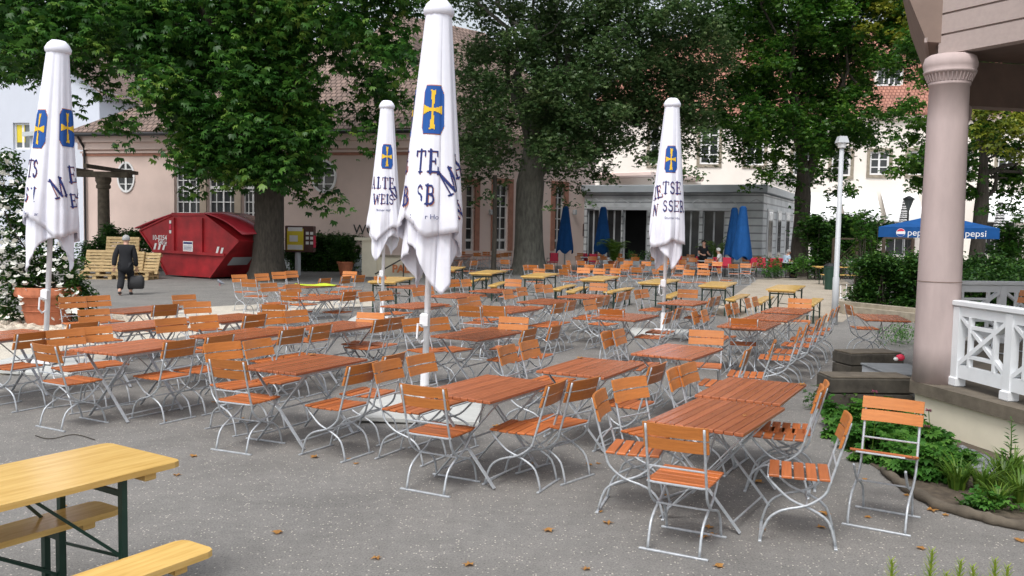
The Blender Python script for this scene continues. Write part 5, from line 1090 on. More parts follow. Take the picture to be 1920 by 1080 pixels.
# ------------------------------------------------------------------ vending machine, pots, stairs
g = G(563, 516); t = thing('vending_machine', 'brown cigarette vending machine with yellow poster on a grey post', 'vending machine', g); a, b = D(537, 472, g.y), D(590, 424, g.y); x0, x1, z0, z1 = a.x-g.x, b.x-g.x, a.z, b.z
MB().box(((x0+x1)/2, 0, (z0+z1)/2), (x1-x0, .42, z1-z0), bev=.02).build('case', 'machine', t)
MB().tube([(-.1, 0, 0), (-.1, 0, z0)], .12, 12).build('post', 'lightgrey', t)
po = MB().box((x0+.42, -.22, (z0+z1)/2-.02), (.68, .03, z1-z0-.2)).build('poster', 'yellow', t)
MB().box((x0+.42, -.24, z1-.14), (.6, .01, .16)).box((x0+.42, -.24, z0+.2), (.62, .01, .2)).box((x0+.36, -.24, (z0+z1)/2+.02), (.34, .01, .26)).build('poster_picture', 'paper', po)
mb = MB()
for i in range(3):
    for j in range(2): mb.box((x0+.92+j*.18, -.22, z1-.3-i*.2), (.12, .03, .12))
mb.build('selection_button', 'paper', t); MB().box((x0+1.22, -.22, (z0+z1)/2-.1), (.10, .03, .5)).build('coin_panel', 'red', t)
g = G(648, 517); t = thing('potted_shrub', 'terracotta pot with round shrub at the hedge end', 'potted plant', g)
MB().lathe([(.22, 0), (.33, .5), (.37, .52), (.37, .6), (.33, .6), (.31, .5)], 20).build('pot', 'terra', t, False)
crown('foliage', [((g.x+random.uniform(-.45, .45), g.y+random.uniform(-.3, .3), random.uniform(.8, 1.55)), .3) for _ in range(22)], 1700, .12, ONE, 'hedge', t, 71, .5, .2, .9, (-.5, .9))
t = thing('stair_wall', 'low pale wall of the basement stairs below the WC sign', 'wall', (0, 0, 0)); a, b = G(684, 514), G(780, 516); a = D(684, 500, 37); b = D(790, 500, 36.4)
MB().beam((a.x, a.y, .42), (b.x, b.y, .42), .3, .84).build('wall_body', 'plinth', t); MB().beam((a.x, a.y, .88), (b.x, b.y, .88), .42, .08).build('coping', 'kerb', t); MB().box((a.x+.25, a.y-.1, .75), (.62, .62, 1.5)).box((a.x+.2, a.y-.1, 1.56), (1.1, .8, .12)).build('pier', 'plinth', t)
q = D(757, 505, 36.2); put_text('graffiti', 'PALZ', .42, 'rust', Matrix.Translation((q.x, 36.28, q.z)), t, .02)
t = thing('handrail', 'dark sloping handrail of the basement stairs', 'handrail', (0, 0, 0)); a, b = D(703, 514, 35.9), D(759, 483, 35.9)
MB().tube([a, b], .03, 8).build('rail', 'black', t); MB().tube([(b.x-.05, b.y, 0), (b.x-.05, b.y, b.z)], .025, 8).build('post', 'black', t); MB().tube([(a.x+.3, a.y, 0), (a.x+.3, a.y, a.z+.14)], .025, 8).build('post', 'black', t)
g = G(600, 538); 
# lime green cloth on a table by the trunk
q = G(593, 535, .752); v, f = [], []; n = 12
for i in range(n+1):
    for j in range(n+1):
        x, y = (i/n-.5)*.85, (j/n-.5)*.5; v.append((q.x+x, q.y+y, .756+.045*(.5+.5*math.sin(9*x+3*y))*(.5+.5*math.cos(11*y-4*x))))
mb = MB(); mb.add(v, [(i*(n+1)+j, (i+1)*(n+1)+j, (i+1)*(n+1)+j+1, i*(n+1)+j+1) for i in range(n) for j in range(n)]); o = mb.build('cloth', 'lime', None, True); tag(o, 'lime yellow cloth lying on a table near the chestnut trunk', 'cloth')
# ------------------------------------------------------------------ flower pot, pebbles
g = G(92, 612); t = thing('flower_pot', 'big terracotta pot with tall white flowering climber at the left', 'potted plant', g)
k = g.y/F; rt = 57*k
MB().lathe([(rt*.62, 0), (rt*.66, .06), (rt*.86, rt*1.0), (rt*1.0, rt*1.03), (rt*1.02, rt*1.10), (rt*1.0, rt*1.32), (rt*.92, rt*1.33), (rt*.88, rt*1.15)], 36).build('pot', 'terra', t, False)
mb = MB()
for z, r_ in ((rt*.55, rt*.785), (rt*.75, rt*.825)): mb.lathe([(r_-.01, z-.012), (r_+.015, z), (r_-.01, z+.012)], 36, cap=False)
mb.build('pot_band', 'terra', t); MB().lathe([(rt*.89, rt*1.2), (.01, rt*1.25)], 24, cap=False).build('soil', 'soil', t)
it = []
rnd = random.Random(4)
for y, x0, x1 in ((290, 0, 30), (320, 0, 44), (350, 5, 60), (380, 10, 80), (410, 8, 95), (440, 8, 110), (470, 8, 130), (500, 12, 150), (525, 14, 160), (550, 12, 60), (545, 130, 168), (575, 8, 36), (600, 6, 28), (580, 140, 172)):
    for x in range(x0, x1, 15): it.append((x, y, 13))
cl = blobs_px(it, g.y, .35, 7, 5); crown('foliage', cl, 6500, .10, ONE, 'hedge', t, 81, .5, .16, 1., (-.7, .8))
mb = MB()
for i in range(5): P, Rr = wobble((-.3+.15*i, 0, rt), (-.9+.3*i, .1*i-.2, 3.2), 6, .1, .02, .012, rnd); mb.tube(P, Rr, 5)
mb.build('stems', 'bark', t)
fl = np.concatenate([np.array(c)[None]+RNG.normal(size=(4, 3))*.16 for c, r_ in cl]); fl[:, 1] = g.y-.38-RNG.uniform(0, .3, len(fl)); fl = fl-np.array(g)[None]
V, Q = leaf_arrays(fl, RNG.uniform(.045, .08, len(fl)), [(a, 1.) for a in (0, 1.26, 2.51, 3.77, 5.03)], .8, -.2, (-.3, 1.2), 5); link('blossoms', arrmesh('blossoms', V, Q), 'petal', t)
def icoblob(r_, rnd):
    P = []; 
    for i in range(5):
        th = PI*i/4
        for j in range(7): ph = 2*PI*j/7; k_ = r_*rnd.uniform(.85, 1.12); P.append((k_*math.sin(th)*math.cos(ph), k_*math.sin(th)*math.sin(ph)*.85, k_*math.cos(th)*.6))
    return P, [(i*7+j, i*7+(j+1) % 7, (i+1)*7+(j+1) % 7, (i+1)*7+j) for i in range(4) for j in range(7)]
def pebbles(name, label, polyfn, n, rr_, mat, z0=0.):
    mb = MB(); rnd = random.Random(9)
    for _ in range(n):
        p = polyfn(rnd); P, f = icoblob(rnd.uniform(*rr_), rnd); c = Vector((p[0], p[1], p[2]+rnd.uniform(0, rr_[0]))); a = rnd.uniform(0, 6.28)
        mb.add([c+Matrix.Rotation(a, 3, 'Z') @ Vector(q) for q in P], f)
    return tag(mb.build(name, mat, None, True), label, 'stones', None, 'stuff')
def band(pa, pb, pc, pd):
    A_, B_, C_, D_ = (G(*p) for p in (pa, pb, pc, pd))
    def f(rnd): u, v = rnd.random(), rnd.random(); return A_.lerp(B_, u).lerp(D_.lerp(C_, u), v)
    return f
pebbles('pebbles', 'pale rounded cobbles spread around the flower pot', band((-60, 650), (330, 600), (300, 585), (-60, 598)), 1500, (.05, .13), 'pebble')
# ------------------------------------------------------------------ bits by the hedge
g = G(1556, 543); t = thing('litter_bin', 'dark green litter bin beside the broadside beer table', 'bin', g); MB().lathe([(.2, 0), (.24, .8), (.26, .82), (.26, .9), (.2, .95)], 16).build('body', 'green', t); MB().lathe([(.27, .9), (.15, 1.0), (.02, 1.02)], 16).build('lid', 'black', t)
g = G(1592, 561); t = thing('bicycle_rack', 'low white rack with four thin uprights by the lamp post', 'rack', g); MB().box((0, 0, .03), (.62, .12, .05), bev=.01).build('base', 'white', t)
for i in range(4): MB().tube([(-.28+i*.185, 0, .04), (-.29+i*.19, 0, .46+.03*(i % 2))], .017, 6).build('upright', 'white', t)
# ------------------------------------------------------------------ cafe terrace: red chairs, tables, palms
def redchair():
    t = thing('bistro_chair', 'x', 'chair'); MB().box((0, 0, .46), (.44, .44, .05), bev=.02).build('seat', 'red', t); MB(Matrix.Translation((0, -.22, .72)) @ Matrix.Rotation(R(-10), 4, 'X')).box((0, 0, 0), (.44, .04, .42), bev=.015).build('backrest', 'red', t)
    for x in (-.2, .2):
        for y in (-.2, .2): MB().tube([(x, y, 0), (x*.95, y*.95, .45)], .014, 6).build('leg', 'black', t)
    mb = MB()
    for x in (-.21, .21): mb.tube([(x, -.19, .44), (x, -.27, .92)], .014, 6).tube([(x, -.22, .66), (x*1.12, .1, .66), (x*1.05, .19, .46)], .014, 6)
    mb.build('armrest', 'black', t); return t
RC = redchair(); first = True
def rc(px, d, hd, lab):
    global first
    p = G(px, 600); sc = d/p.y; loc = (p.x*sc, d, 0)
    if first: RC.location = loc; RC.rotation_euler = (0, 0, R(hd)); RC['label'] = lab; RC['group'] = 'red bistro chairs on the cafe terrace'; first = False
    else: dup(RC, loc, R(hd), lab, 'red bistro chairs on the cafe terrace')
for px, d, hd, lab in ((1033, 44.5, 20, 'red bistro chair left of the first blue parasol'), (1088, 45, 60, 'red bistro chair between the two left blue parasols'), (1113, 44, -30, 'red bistro chair at the foot of the second blue parasol'), (1271, 43, 200, 'red bistro chair behind the cafe-side white parasol'), (1312, 43, 190, 'red bistro chair beside the woman in black'), (1333, 42.4, 40, 'red bistro chair just left of the white-haired guest'), (1362, 42, -30, 'red bistro chair right of the white-haired guest'),
   (1404, 42.5, 20, 'red bistro chair right of the closed blue pair'), (1422, 42.8, -10, 'red bistro chair second right of the closed blue pair'), (1437, 42.2, 30, 'red bistro chair third right of the closed blue pair'), (1450, 42.6, 10, 'red bistro chair left of the guest in light blue')): rc(px, d, hd, lab)
def bistro(px, d, lab):
    p = G(px, 600); t = thing('bistro_table', lab, 'table', (p.x*d/p.y, d, 0), 0, 'small tables on the cafe terrace'); MB().box((0, 0, .735), (.8, .8, .03), bev=.01).build('tabletop', 'lightgrey', t); MB().tube([(0, 0, .02), (0, 0, .72)], .03, 8).build('leg', 'black', t); MB().lathe([(.25, 0), (.25, .02), (.05, .04)], 12).build('foot', 'black', t)
bistro(1102, 44.4, 'small terrace table between the left blue parasols'); bistro(1320, 42.2, 'small terrace table of the white-haired guest'); bistro(1478, 42, 'small terrace table of the guest in light blue')
def palm(px, py, d, h_, lab, n, seed):
    p = D(px, py, d); t = thing('potted_palm', lab, 'potted plant', (p.x, d, 0), 0, 'potted greenery before the cafe'); rnd = random.Random(seed)
    MB().lathe([(.2, 0), (.3, .5), (.32, .55), (.27, .55)], 14).build('pot', 'terra' if seed % 2 else 'grey', t); V, Q = [], []
    mb = MB()
    for i in range(n):
        a = rnd.uniform(0, 6.28); L_ = h_*rnd.uniform(.6, 1.); sp = rnd.uniform(.3, 1.)*h_*.62; P = [Vector((math.cos(a)*sp*s**1.3, math.sin(a)*sp*s**1.3, .5+L_*(1.3*s-.55*s*s*(1+sp/h_)))) for s in (0, .2, .4, .6, .8, 1.)]
        mb.tube(P, .01, 4, False)
        for j in range(1, 6):
            for m_ in range(4):
                c = P[j-1].lerp(P[j], m_/4); dv = (P[j]-P[j-1]).normalized(); s_ = dv.cross(Vector((0, 0, 1))).normalized()
                for sd_ in (-1, 1): tp = c+s_*sd_*.24+dv*.16-Vector((0, 0, .07)); mb.add([c, c+dv*.035, tp, c-dv*.01], [(0, 1, 2, 3)])
    mb.build('fronds', 'blade', t)
palm(1152, 450, 45, 2.1, 'feathery potted palm left of the dark cafe door', 24, 1); palm(1345, 455, 46.5, 2.3, 'dark potted palm behind the white-haired guest', 16, 2)
for px, lab, s_ in ((1190, 'leafy planter left at the cafe door threshold', 3), (1215, 'leafy planter right at the cafe door threshold', 4)):
    p = D(px, 470, 44.5); t = thing('planter', lab, 'planter', (p.x, 44.5, 0), 0, 'potted greenery before the cafe'); MB().box((0, 0, .3), (.8, .4, .6), bev=.03).build('trough', 'grey', t)
    crown('foliage', [((p.x+random.uniform(-.4, .4), 44.5+random.uniform(-.15, .15), random.uniform(.7, 1.0)), .22) for _ in range(8)], 700, .12, ONE, 'ivy', t, 100+s_, .4, .15, .9, (-.2, 1.2))
# dark furniture left of the grey trunk
for i, (px, d, lab) in enumerate(((876, 45, 'dark red stacked table left of the grey trunk, first'), (915, 44, 'dark red table beside the thin dark post'), (868, 42, 'dark red table nearest the tallest parasol drape'))):
    p = G(px, 600); dup(TABLE0, (p.x*d/p.y, d, 0), R(-20+i*10), lab, 'dark red furniture stored by the wing wall')
for i, (px, d) in enumerate(((858, 44), (866, 46), (884, 46.4), (893, 44.6), (901, 46), (924, 45.4), (936, 46), (944, 44.8), (870, 47), (950, 46.2), (910, 47), (930, 43.4))):
    p = G(px, 600); dup(CHAIR0, (p.x*d/p.y, d, 0), R(random.choice((0, 90, 180, 200))), 'dark reddish chair stored by the wing wall left of the grey trunk', 'dark red furniture stored by the wing wall')
# ------------------------------------------------------------------ people
def skin_mesh(V, E_, Rr, sub=2):
    me = bpy.data.meshes.new('b'); me.from_pydata(V, E_, []); o = bpy.data.objects.new('b', me); COL.objects.link(o)
    sm = o.modifiers.new('s', 'SKIN'); sm.use_smooth_shade = True
    for i, v in enumerate(me.skin_vertices[0].data): v.radius = Rr[i] if isinstance(Rr[i], tuple) else (Rr[i], Rr[i]); v.use_root = (i == 0)
    o.modifiers.new('u', 'SUBSURF').levels = sub
    m2 = bpy.data.meshes.new_from_object(o.evaluated_get(bpy.context.evaluated_depsgraph_get())); bpy.data.objects.remove(o); return m2
def person(label, loc, rz, J, cols, hair='hair', bald=0., group=None):
    """J: joints in metres, person faces +y"""
    t = thing('person', label, 'person', loc, rz, group); V = []; E_ = []; Rr = []
    def ad(p, r_): V.append(p); Rr.append(r_); return len(V)-1
    pel = ad(J['pelvis'], (.13, .10)); ch_ = ad(J['chest'], (.155, .11)); nk = ad(J['neck'], .055); hd = ad(J['head'], .085); tp = ad((J['head'][0], J['head'][1]-.005, J['head'][2]+.10), .07)
    sp = ad(tuple((a+b)/2 for a, b in zip(J['pelvis'], J['chest'])), (.13, .10)); E_ += [(pel, sp), (sp, ch_), (ch_, nk), (nk, hd), (hd, tp)]
    def chain(root, pts, rs):
        p = root
        for q, r_ in zip(pts, rs): i = ad(q, r_); E_.append((p, i)); p = i
        return p
    for s in 'LR':
        chain(ch_, J['arm'+s], (.062, .045, .034, .030)); chain(pel, J['leg'+s], (.085, .06, .045, .045, .03))
    b = link('body', skin_mesh(V, E_, Rr), 'skin', t, True)
    # hands: palm with five separate fingers
    for s in 'LR':
        w_ = Vector(J['arm'+s][-1]); e_ = Vector(J['arm'+s][-2]); d = (w_-e_).normalized(); sd_ = d.cross(Vector((0, 1, .1))).normalized(); V2 = [tuple(w_), tuple(w_+d*.05)]; E2 = [(0, 1)]; R2 = [.026, (.034, .018)]
        for k, (o_, ln) in enumerate(((-.03, .055), (-.01, .07), (.01, .075), (.03, .062))):
            i = len(V2); c = w_+d*.085+sd_*o_; q = c+d*ln*.5+Vector((0, .006, 0)); r_ = q+d*ln*.4+Vector((0, .02, 0)); V2 += [tuple(c), tuple(q), tuple(r_)]; E2 += [(1, i), (i, i+1), (i+1, i+2)]; R2 += [.010, .009, .007]
        i = len(V2); c = w_+d*.035+sd_*.04; V2 += [tuple(c), tuple(c+d*.04+sd_*.015+Vector((0, .015, 0)))]; E2 += [(0, i), (i, i+1)]; R2 += [.012, .009]
        link('hand', skin_mesh(V2, E2, R2, 1), 'skin', t, True)
    hc = Vector(J['head']); f = Vector((0, 1, 0))
    mb = MB(); mb.tube([hc+Vector((0, .075, .045)), hc+Vector((0, .105, .01)), hc+Vector((0, .085, -.005))], [.012, .018, .012], 6)
    for s in (-1, 1): mb.lathe([(.008, -.03), (.022, -.01), (.024, .015), (.01, .03)], 8, tuple(hc+Vector((s*.088, 0, .03))))
    mb.build('nose_and_ears', 'skin', b, True)
    mb = MB()
    for s in (-1, 1): mb.box(hc+Vector((s*.032, .083, .05)), (.022, .012, .01))
    mb.build('eyes', 'black', b); MB().box(hc+Vector((0, .080, -.035)), (.045, .012, .009)).build('mouth', 'red', b)
    mb = MB(); P = []; n = 14
    for i in range(9):
        th = PI*.62*i/8
        for j in range(n):
            ph = 2*PI*j/n; y = math.sin(ph); k = 1.; cut = 1. if y < .25 else max(.42, 1-.75*(y-.25)); th2 = th*cut
            r_ = .112+.006*math.sin(5*ph+3*th)
            P.append(hc+Vector((r_*math.sin(th2)*math.cos(ph)*.95, r_*1.05*math.sin(th2)*math.sin(ph)-.012, .062+r_*math.cos(th2))))
    mb.add(P, [(i*n+j, i*n+(j+1) % n, (i+1)*n+(j+1) % n, (i+1)*n+j) for i in range(8) for j in range(n)]); mb.build('hair', hair, t, True)
    # clothing
    V, E_, Rr = [], [], []; wd_ = cols.get('wide', 0)
    lo = J.get('hem', J['pelvis']); i0 = ad(J['chest'], (.185, .135)); i1 = ad(tuple((a+b_)/2 for a, b_ in zip(J['pelvis'], J['chest'])), (.18, .14)); i2 = ad(J['pelvis'], (.195+wd_*.5, .15+wd_*.4)); i3 = ad(lo, (.21+wd_, .165+wd_*.6)); i4 = ad((J['chest'][0], J['chest'][1], J['chest'][2]+.12), (.10, .08)); E_ += [(i0, i1), (i1, i2), (i2, i3), (i0, i4)]
    for s in 'LR':
        p = J['arm'+s]; k = cols.get('sleeve', 1.); w_ = Vector(p[1]).lerp(Vector(p[-1]), k*.94); chain(i0, [p[0], p[1], tuple(w_)] if k > .5 else [p[0], tuple(Vector(p[0]).lerp(Vector(p[1]), .7))], (.095, .078, .066))
    link('coat' if cols.get('sleeve', 1.) == 1. else 'shirt', skin_mesh(V, E_, Rr), cols['top'], t, True)
    V, E_, Rr = [], [], []; i0 = ad(J['pelvis'], (.16, .13))
    for s in 'LR': p = J['leg'+s]; chain(i0, [p[0], p[1], tuple(Vector(p[1]).lerp(Vector(p[2]), .9))], (.12, .10, .10))
    link('trousers', skin_mesh(V, E_, Rr), cols['legs'], t, True)
    for s in 'LR':
        a, m_ = Vector(J['leg'+s][2]), Vector(J['leg'+s][-1]); dr = (m_-a); dr.z = 0; dr.normalize()
        link('shoe', skin_mesh([tuple(a-dr*.05+Vector((0, 0, -.03))), tuple(a+dr*.06+Vector((0, 0, -.045))), tuple(a+dr*.19+Vector((0, 0, -.055)))], [(0, 1), (1, 2)], [(.05, .05), (.05, .045), (.045, .032)], 1), 'black', t, True)
    return t
g = G(236, 553)
J = dict(pelvis=(0, 0, .90), chest=(0, .06, 1.28), neck=(0, .10, 1.44), head=(0, .14, 1.54), hem=(0, -.02, .60),
 armL=[(-.19, .05, 1.36), (-.27, -.05, 1.10), (-.29, -.10, .86), (-.29, -.10, .80)], armR=[(.19, .05, 1.36), (.25, .03, 1.10), (.27, .08, .86), (.27, .09, .79)],
 legL=[(-.10, 0, .84), (-.11, .0, .46), (-.12, -.28, .12), (-.12, -.25, .05), (-.12, -.14, .035)], legR=[(.10, 0, .84), (.11, .18, .47), (.11, .12, .08), (.11, .15, .05), (.11, .28, .035)])
pp = person('elderly person in dark coat and trousers walking away, carrying a bag', g, R(14), J, dict(top='coat', legs='coat', wide=.07), 'hair')
wv = pp.matrix_basis @ Vector((.27, .09, .70)) if False else Vector(g)+Matrix.Rotation(R(14), 3, 'Z') @ Vector((.27, .09, 0))
t = thing('bag', 'black carrier bag held by the walking person', 'bag', (wv.x, wv.y, .0), R(14))
mb = MB(); P = []
for i, (z, w_, d_) in enumerate(((.17, .17, .07), (.20, .20, .09), (.38, .21, .10), (.52, .19, .05), (.56, .17, .03))):
    for j in range(12): a = 2*PI*j/12; P.append((w_*math.copysign(abs(math.cos(a))**.6, math.cos(a))*(1+.06*math.sin(3*a+i)), d_*math.copysign(abs(math.sin(a))**.6, math.sin(a)), z))
mb.add(P, [(i*12+j, i*12+(j+1) % 12, (i+1)*12+(j+1) % 12, (i+1)*12+j) for i in range(4) for j in range(12)]+[tuple(range(11, -1, -1)), tuple(48+j for j in range(12))]); mb.build('bag_body', 'black', t, True)
MB().tube([(-.10, .03, .54), (-.06, .03, .68), (0, .02, .725), (.06, .03, .68), (.10, .03, .54)], .011, 6).build('handle', 'black', t)
def seated(z=.46, lean=.05): return dict(pelvis=(0, 0, z+.1), chest=(0, lean, z+.48), neck=(0, lean+.05, z+.64), head=(0, lean+.08, z+.74), hem=(0, .02, z+.06), armL=[(-.19, lean, z+.55), (-.26, .12, z+.32), (-.14, .36, z+.32), (-.12, .40, z+.32)], armR=[(.19, lean, z+.55), (.26, .12, z+.32), (.14, .36, z+.32), (.12, .40, z+.32)],
 legL=[(-.10, .08, z+.08), (-.12, .44, z+.06), (-.12, .42, .08), (-.12, .46, .05), (-.12, .58, .035)], legR=[(.10, .08, z+.08), (.12, .44, z+.06), (.12, .42, .08), (.12, .46, .05), (.12, .58, .035)])
def at(px, d): p = G(px, 600); return (p.x*d/p.y, d, 0)
stand = dict(pelvis=(0, 0, .90), chest=(0, .02, 1.28), neck=(0, .04, 1.46), head=(0, .06, 1.56), hem=(0, 0, .80), armL=[(-.18, .0, 1.36), (-.25, .02, 1.10), (-.20, .24, 1.02), (-.18, .29, 1.02)], armR=[(.18, .0, 1.36), (.25, .02, 1.10), (.20, .24, 1.02), (.18, .29, 1.02)],
 legL=[(-.10, 0, .84), (-.11, .02, .47), (-.11, -.02, .08), (-.11, .03, .05), (-.11, .14, .035)], legR=[(.10, 0, .84), (.11, .02, .47), (.11, -.02, .08), (.11, .03, .05), (.11, .14, .035)])
person('dark-haired woman in black standing at a terrace table', at(1314, 42.9), R(200), stand, dict(top='coat', legs='coat', sleeve=.4), 'hairdark')
person('white-haired guest in a light top seated on the terrace', at(1347, 42.4), R(70), seated(), dict(top='paper', legs='coat', sleeve=.4), 'paper')
person('grey-haired guest in a light blue shirt seated by the maple', at(1467, 42.3), R(-80), seated(.46, .12), dict(top='shirt', legs='coat', sleeve=.4), 'hair')
rc(1466, 42.3, -80, 'red bistro chair under the guest in light blue'); rc(1348, 42.4, 70, 'red bistro chair under the white-haired guest')
# pigeon
g = G(413, 536); me = skin_mesh([(0, 0, .13), (.08, 0, .17), (.12, 0, .22), (-.10, 0, .10), (-.19, 0, .08)], [(0, 1), (1, 2), (0, 3), (3, 4)], [.055, .045, .03, .04, .018], 2)
t = thing('pigeon', 'grey pigeon on the gravel in front of the skip', 'bird', g, R(150)); link('body', me, 'pigeon', t, True); MB().tube([(.02, .02, .1), (.02, .02, 0)], .006, 5).tube([(.02, -.02, .1), (.02, -.02, 0)], .006, 5).build('legs', 'red', t); MB().tube([(.14, 0, .225), (.17, 0, .215)], [.008, .002], 5).build('beak', 'black', t)
# ------------------------------------------------------------------ planting bed at the right
edge = [(1530, 742), (1545, 790), (1600, 850), (1660, 890), (1690, 915), (1760, 955), (1830, 975), (1890, 990), (1960, 1000)]
E3 = [G(*p) for p in edge]; back = [G(1960, 870), G(1840, 800), G(1716, 770), G(1560, 765)]
sheet('bed_soil', E3+back, .006, 'soil')
t = thing('log_edging', 'weathered log edging along the planted bed', 'edging', (0, 0, 0)); mb = MB(); rnd = random.Random(12)
pts = [E3[i].lerp(E3[i+1], s/5) for i in range(3, 8) for s in range(5)]
mb.tube([p+Vector((rnd.uniform(-.012, .012), rnd.uniform(-.012, .012), .034+rnd.uniform(-.006, .008))) for p in pts], [.042+rnd.uniform(-.008, .01) for _ in pts], 9); mb.build('log', 'capstone', t, True)
cov = [(x, y) for y, x0, x1 in ((800, 1560, 1690), (820, 1570, 1740), (840, 1600, 1770), (865, 1645, 1790), (885, 1690, 1800), (900, 1720, 1790)) for x in range(x0, x1, 24)]
bl = []
rnd = random.Random(5)
for x, y in cov:
    p = G(x, y); bl.append(((p.x+rnd.uniform(-.05, .05), p.y, rnd.uniform(.04, .17)), .15))
bush('ground_cover', 'leafy geranium ground cover in front of the stone wall', 'plants', bl, 4200, .075, [(-1.7, .8), (-1., .95), (-.35, 1.05), (.35, 1.05), (1., .95), (1.7, .8)], 'ivy', 111, .55, .11, stems=False, pitch=(-.5, .6))
bl = [((G(x, y).x, G(x, y).y, rnd.uniform(.05, .2)), .14) for x in range(1535, 1600, 12) for y in (752, 768)]
bush('low_fern', 'low ferny plant at the foot of the dark stone wall', 'plant', bl, 2600, .055, THREE, 'hedge', 113, .4, .1, stems=False)
def tuft(px, py, n, h_, lab, seed, mat='blade', spread=.6):
    g = G(px, py); rnd = random.Random(seed); mb = MB(); t = thing('grass_tuft', lab, 'plant', g, 0, 'strappy plants in the right bed')
    for _ in range(n):
        a = rnd.uniform(0, 6.28); r0_ = rnd.uniform(0, .07); L_ = h_*rnd.uniform(.6, 1.1); sp = L_*spread*rnd.uniform(.4, 1.2); w_ = .008*rnd.uniform(.7, 1.3); d = Vector((math.cos(a), math.sin(a), 0)); s_ = Vector((-d.y, d.x, 0)); P = []
        for s in (0, .3, .6, .85, 1.): c = d*(r0_+sp*s**1.7)+Vector((0, 0, L_*(s*1.25-.45*s*s*(1+spread*.5)))); ww = w_*(1-s**2)+.0008; P += [c-s_*ww, c+s_*ww]
        mb.add(P, [(2*i, 2*i+1, 2*i+3, 2*i+2) for i in range(4)])
    mb.build('blades', mat, t)
for i, (px, py, n, h_, lab) in enumerate(((1795, 918, 90, .36, 'strappy green tuft beside the leafy ground cover'), (1842, 925, 80, .34, 'strappy tuft right in the middle of the bed'), (1880, 915, 90, .42, 'taller strappy tuft under the mullein stem'), (1912, 945, 80, .38, 'strappy tuft at the right picture edge'), (1870, 950, 60, .26, 'small strappy tuft just behind the log edging'), (1900, 905, 60, .40, 'strappy tuft nearest the cream plinth'))): tuft(px, py, n, h_, lab, i)
bl = [((G(x, 955).x, G(x, 955).y+rnd.uniform(-.1, .1), .07), .09) for x in range(1815, 1890, 14)]
bush('small_herb', 'small bright herbs behind the log edging', 'plants', bl, 3500, .06, THREE, 'ivy', 117, .5, .09, stems=False)
g = G(1890, 905); t = thing('wild_flower', 'tall leafy flower stem rising beside the cream plinth', 'plant', g); MB().tube([(0, 0, 0), (.01, 0, .3), (0, 0, .55)], [.008, .006, .003], 5).build('stem', 'blade', t)
q = np.array([[.0, 0, z] for z in np.linspace(.12, .55, 40)]); V, Q = leaf_arrays(q, np.linspace(.12, .04, 40), ONE, .3, .1, (.1, .7), 3); link('leaves', arrmesh('leaves', V, Q), 'ivy', t)
for px, py, z, lab in ((1640, 735, .45, 'pink flower on a thin stem, left of the single chair back'), (1624, 745, .42, 'small pink flower lowest on the left'), (1741, 770, .42, 'pale pink flower right of the single chair back'), (1738, 800, .35, 'tiny pink flower over the ground cover')):
    p = D(px, py, 8.4); t = thing('pink_flower', lab, 'flower', (p.x, p.y, 0), 0, 'pink flowers above the ground cover'); MB().tube([(0, 0, 0), (.02, 0, p.z*.6), (0, 0, p.z)], .004, 5).build('stem', 'blade', t)
    V, Q = leaf_arrays(np.repeat(np.array([[0, 0, p.z]]), 3, 0), np.full(3, .035), [(a, 1.) for a in (0, 1.26, 2.51, 3.77, 5.03)], .8, -.2, (.2, 1.2), 5); link('petals', arrmesh('petals', V, Q), 'pink', t)
pebbles('grey_stones', 'grey crushed stones between bed and cream plinth', band((1795, 862), (1920, 925), (1920, 890), (1800, 838)), 1500, (.015, .04), 'stone_grey')
bl = [((G(x, 645).x+rnd.uniform(-.1, .1), G(x, 645).y+rnd.uniform(-.5, .5), rnd.uniform(.06, .3)), .2) for x in range(1658, 1730, 6)]
bush('flowering_clump', 'grassy clump with tiny white flowers behind the stone walls', 'plants', bl, 1600, .08, ONE, 'ivy', 119, .3, .16, stems=False, pitch=(0, 1.3))
# conifer tips poking in from below
t0 = D(1780, 1110, 3.1); t = thing('young_conifer', 'yellow green conifer shoots poking up at the bottom right edge', 'plant', (t0.x, t0.y, 0))
for px, py in ((1672, 1050), (1748, 1032), (1802, 1052), (1824, 1062), (1866, 1050), (1890, 1062), (1775, 1075), (1710, 1085), (1850, 1085)):
    d = 3.1+rnd.uniform(-.1, .1); p = D(px, py, d)-Vector((t0.x, t0.y, 0)); q0 = p+Vector((rnd.uniform(-.03, .03), .0, -.32)); mb = MB(); mb.tube([q0, p], [.006, .003], 5)
    for i in range(120):
        s = i/120; c = q0.lerp(p, .25+.75*s); a = i*2.4; L_ = .045*(1-.5*max(0, s-.6)/.4); d_ = Vector((math.cos(a), math.sin(a), .9)).normalized(); s_ = d_.cross(Vector((0, 0, 1))).normalized()*.0022
        mb.add([c-s_, c+s_, c+d_*L_+s_*.4, c+d_*L_-s_*.4], [(0, 1, 2, 3)])
    mb.build('shoot', 'tip', t)
mb = MB()
for k in range(9): mb.tube([(0, 0, 0), (rnd.uniform(-.3, .3), rnd.uniform(-.1, .1), .55)], [.012, .006], 5)
mb.build('stem', 'bark', t)
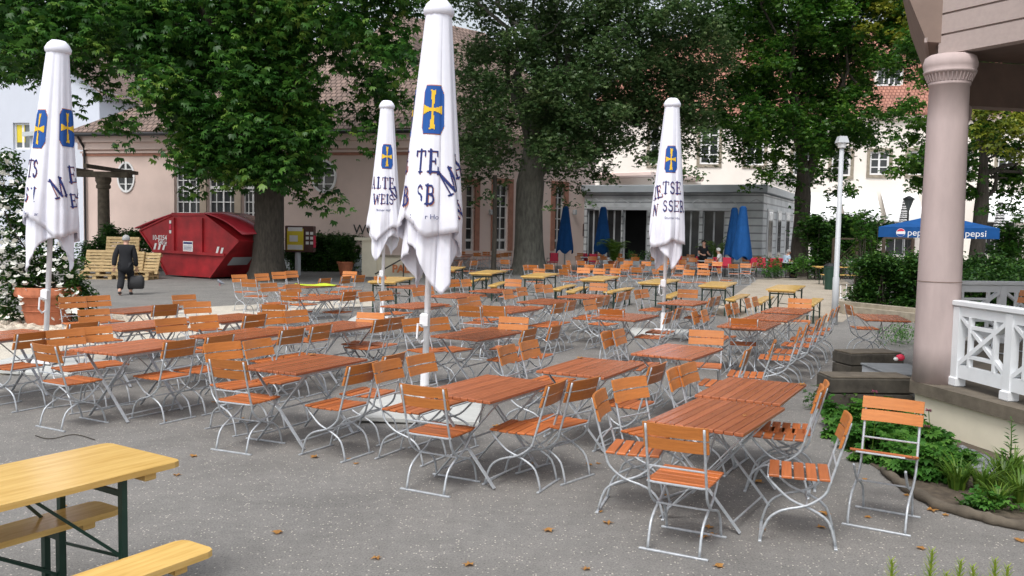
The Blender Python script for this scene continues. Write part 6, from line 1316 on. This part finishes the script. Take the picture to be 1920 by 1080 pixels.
# ------------------------------------------------------------------ fallen leaves, cable, litter
def leafmesh(seed):
    rnd = random.Random(seed); P = []; n = 11
    for i in range(n):
        a = 2*PI*i/n; r_ = .055*(1 if i % 2 else .55)*rnd.uniform(.8, 1.2); P.append((r_*math.cos(a)*1.2, r_*math.sin(a), .006+.02*rnd.random()))
    P.append((0, 0, .012)); me = bpy.data.meshes.new('leaf'); me.from_pydata(P, [], [(i, (i+1) % n, n) for i in range(n)]); me.update(); return me
LM = [leafmesh(i) for i in range(5)]
for m_ in LM: m_.materials.append(M['deadleaf'])
lp = [(1153, 812), (1140, 982), (1125, 960), (1104, 872), (1122, 870), (1320, 1008), (1336, 1004), (1330, 990), (1430, 995), (1422, 905), (1547, 965), (1627, 971), (1748, 958), (1773, 967), (1540, 990), (1727, 1030), (1912, 1015), (1893, 985), (1100, 1068), (1347, 1063), (1028, 996), (706, 1048), (590, 858), (362, 856), (668, 870), (655, 862), (332, 892), (310, 790), (402, 755), (455, 785), (1252, 930), (1240, 935), (1000, 870), (930, 800), (1085, 800), (1480, 860), (120, 950), (520, 1000), (880, 1060), (1620, 900), (1700, 930)]
for i, (px, py) in enumerate(lp):
    g = G(px, py); o = bpy.data.objects.new('fallen_leaf', LM[i % 5]); COL.objects.link(o); o.location = (g.x, g.y, .002); o.rotation_euler = (0, 0, random.uniform(0, 6.28)); k = random.uniform(.4, .85); o.scale = (k, k, k)
    tag(o, 'dry curled brown leaf lying on the grey gravel', 'leaf', 'fallen leaves on the gravel')
for px, py, lab in ((1506, 722, 'yellow leaf lying on the table near the stone wall'), (1397, 780, 'small brown leaf on the frontmost table'), (1088, 672, 'yellow leaf on the table left of the frontmost pair'), (586, 666, 'pale leaf on the table left of the tallest parasol')):
    g = G(px, py, .752); o = bpy.data.objects.new('fallen_leaf', LM[2]); COL.objects.link(o); o.location = g; o.rotation_euler = (0, 0, 1.); o.scale = (.8, .8, .8) if px != 1397 else (.4, .4, .4); tag(o, lab, 'leaf', 'leaves on the tables')
mb = MB(); pts = [G(66+i*8, 818+5*math.sin(i*.5)+i*.35) for i in range(15)]; mb.tube([p+Vector((0, 0, .008)) for p in pts], .0045, 5); tag(mb.build('stick', 'bark', None, True), 'thin bent twig on the gravel by the leftmost chair feet', 'twig')
q = G(1688, 676, .37); t = thing('red_toy', 'small red and white object lying on the rear stone wall', 'ornament', q); MB().lathe([(.03, 0), (.06, .03), (.05, .07), (.01, .09)], 12).build('body', 'red', t, True); MB().lathe([(.02, 0), (.035, .02), (.02, .045)], 10, (-.07, -.02, 0)).build('white_part', 'paper', t, True)
